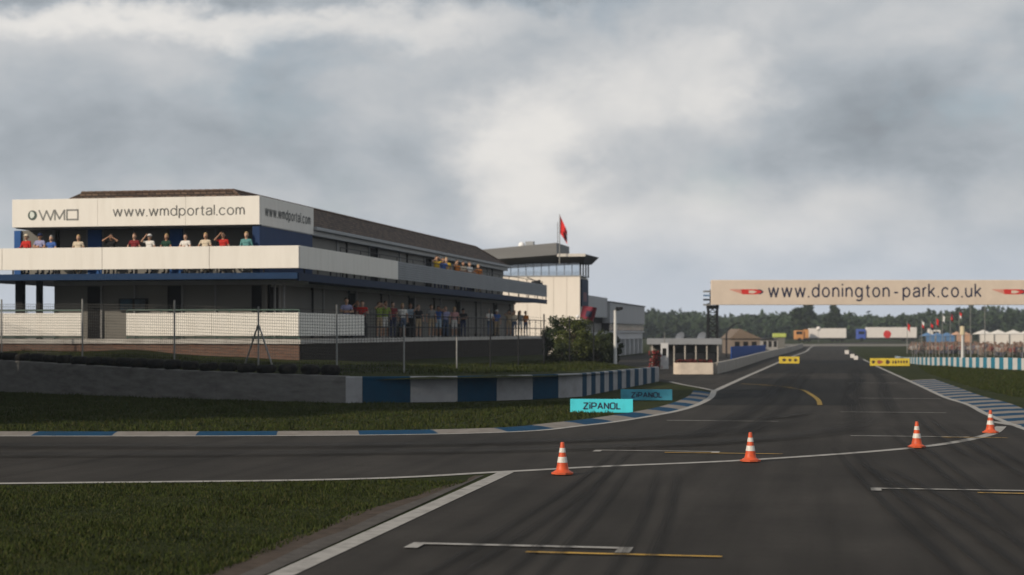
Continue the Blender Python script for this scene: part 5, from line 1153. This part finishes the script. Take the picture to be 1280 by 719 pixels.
sd_ = [(546, 'bino', 'yellow', 'navy', 'dark', 0, 'person in yellow shirt with binoculars at the near end of the side balcony group'), (554, 'rail', 'blue', 'denim', 'brown', 0, 'person in blue shirt within the yellow clad group on the side balcony'),
       (558, 'down', 'yellow', 'denim', 'fair', 1, 'long haired person in yellow shirt next to the blue shirt on the side balcony'), (571, 'brow', 'orange', 'tan', 'dark', 0, 'person in orange shirt shading the eyes on the side balcony'),
       (579, 'cross', 'cream', 'denim', 'dark', 0, 'person in cream shirt with folded arms on the side balcony'), (587, 'rail', 'white', 'navy', 'brown', 0, 'person in white shirt leaning on the side balcony'), (598, 'hips', 'orange', 'tan', 'fair', 1, 'long haired person in orange shirt at the far end of the side balcony')]
for i, (px, ps_, sh, lg, hr, lh, lb) in enumerate(sd_):
    person(lb, -.62, sy(px, -.62), UPZ, R(38 + random.uniform(-20, 20)), ps_, sh, lg, hr, bool(lh), h=1.88 + random.uniform(-.05, .05), grp=GS, skin=i)
te = [(433, 'cross', 'lilac', 'denim', 'dark', 0, 0, None, 'person in lilac shirt with folded arms behind the white terrace panel'), (447, 'brow', 'maroon', 'denim', 'brown', 0, 0, None, 'person in maroon shirt raising a hand behind the white terrace panel'), (453, 'rail', 'red', 'black', 'dark', 0, 0, None, 'person in red shirt leaning at the end of the white terrace panel'),
      (474, 'bino', 'green', 'tan', 'brown', 0, 1, None, 'person in olive green shirt and tan shorts with binoculars on the terrace'), (482, 'brow', 'green', 'white', 'dark', 0, 1, None, 'person in green shirt and white shorts shading the eyes on the terrace'), (491, 'down', 'maroon', 'navy', 'dark', 0, 0, None, 'person in maroon shirt and navy trousers on the terrace'),
      (503, 'hips', 'white', 'denim', 'fair', 1, 1, None, 'fair long haired person in white top and denim shorts on the terrace'), (513, 'rail', 'pale blue', 'black', 'brown', 0, 0, None, 'person in pale blue shirt and black trousers on the terrace'), (523, 'brow', 'black', 'tan', 'brown', 1, 1, None, 'long haired person in black vest and tan shorts on the terrace'),
      (539, 'down', 'grey', 'tan', 'dark', 0, 1, None, 'person in grey shirt and tan shorts on the terrace'), (548, 'bino', 'blue', 'pale blue', 'dark', 0, 1, None, 'person in blue shirt and pale shorts with binoculars on the terrace'), (557, 'brow', 'lilac', 'denim', 'brown', 0, 0, None, 'person in lilac shirt shading the eyes next to the blue shirted binocular user'),
      (568, 'down', 'pink', 'white', 'fair', 1, 1, None, 'fair long haired person in pink top and white shorts on the terrace'), (579, 'cross', 'black', 'navy', 'dark', 0, 0, 'black', 'person in black shirt and black cap with folded arms on the terrace'), (612, 'rail', 'white', 'denim', 'grey', 0, 0, None, 'grey haired person in white shirt and jeans on the terrace'),
      (621, 'hips', 'blue', 'tan', 'dark', 0, 0, 'white', 'person in blue shirt, tan trousers and white cap on the terrace'), (636, 'bino', 'tan', 'tan', 'dark', 0, 1, None, 'person in tan shirt and shorts with binoculars near the terrace end'), (643, 'brow', 'cream', 'denim', 'brown', 0, 0, None, 'person in cream shirt and jeans near the terrace end'), (650, 'down', 'grey', 'white', 'fair', 1, 1, None, 'fair long haired person in grey shirt and white shorts near the terrace end'), (657, 'hips', 'orange', 'denim', 'dark', 0, 0, None, 'person in orange shirt and jeans at the terrace end')]
for i, (px, ps_, sh, lg, hr, lh, shp, cp, lb) in enumerate(te):
    xo = -.34 - .32 * (i % 3 == 1) - .15 * (i % 2); person(lb, xo, sy(px, xo), LOZ, R(28 + random.uniform(-22, 22)), ps_, sh, lg, hr, bool(lh), bool(shp), cap=cp, h=1.85 + random.uniform(-.07, .06), grp=GT, skin=i)

# ------------------------------------------------------------------ haze
mb = MB().box(-420, 620, -30, 1010, -1, 26); hz = mb.build('haze', [], None); hz['kind'] = 'stuff'
HM = bpy.data.materials.new('haze'); HM.use_nodes = True; nt = HM.node_tree; nt.nodes.clear(); o_ = nt.nodes.new('ShaderNodeOutputMaterial'); pv = nt.nodes.new('ShaderNodeVolumePrincipled')
pv.inputs['Color'].default_value = (.80, .88, .97, 1); pv.inputs['Density'].default_value = .00025; pv.inputs['Anisotropy'].default_value = .2; nt.links.new(pv.outputs[0], o_.inputs['Volume']); hz.data.materials.append(HM)
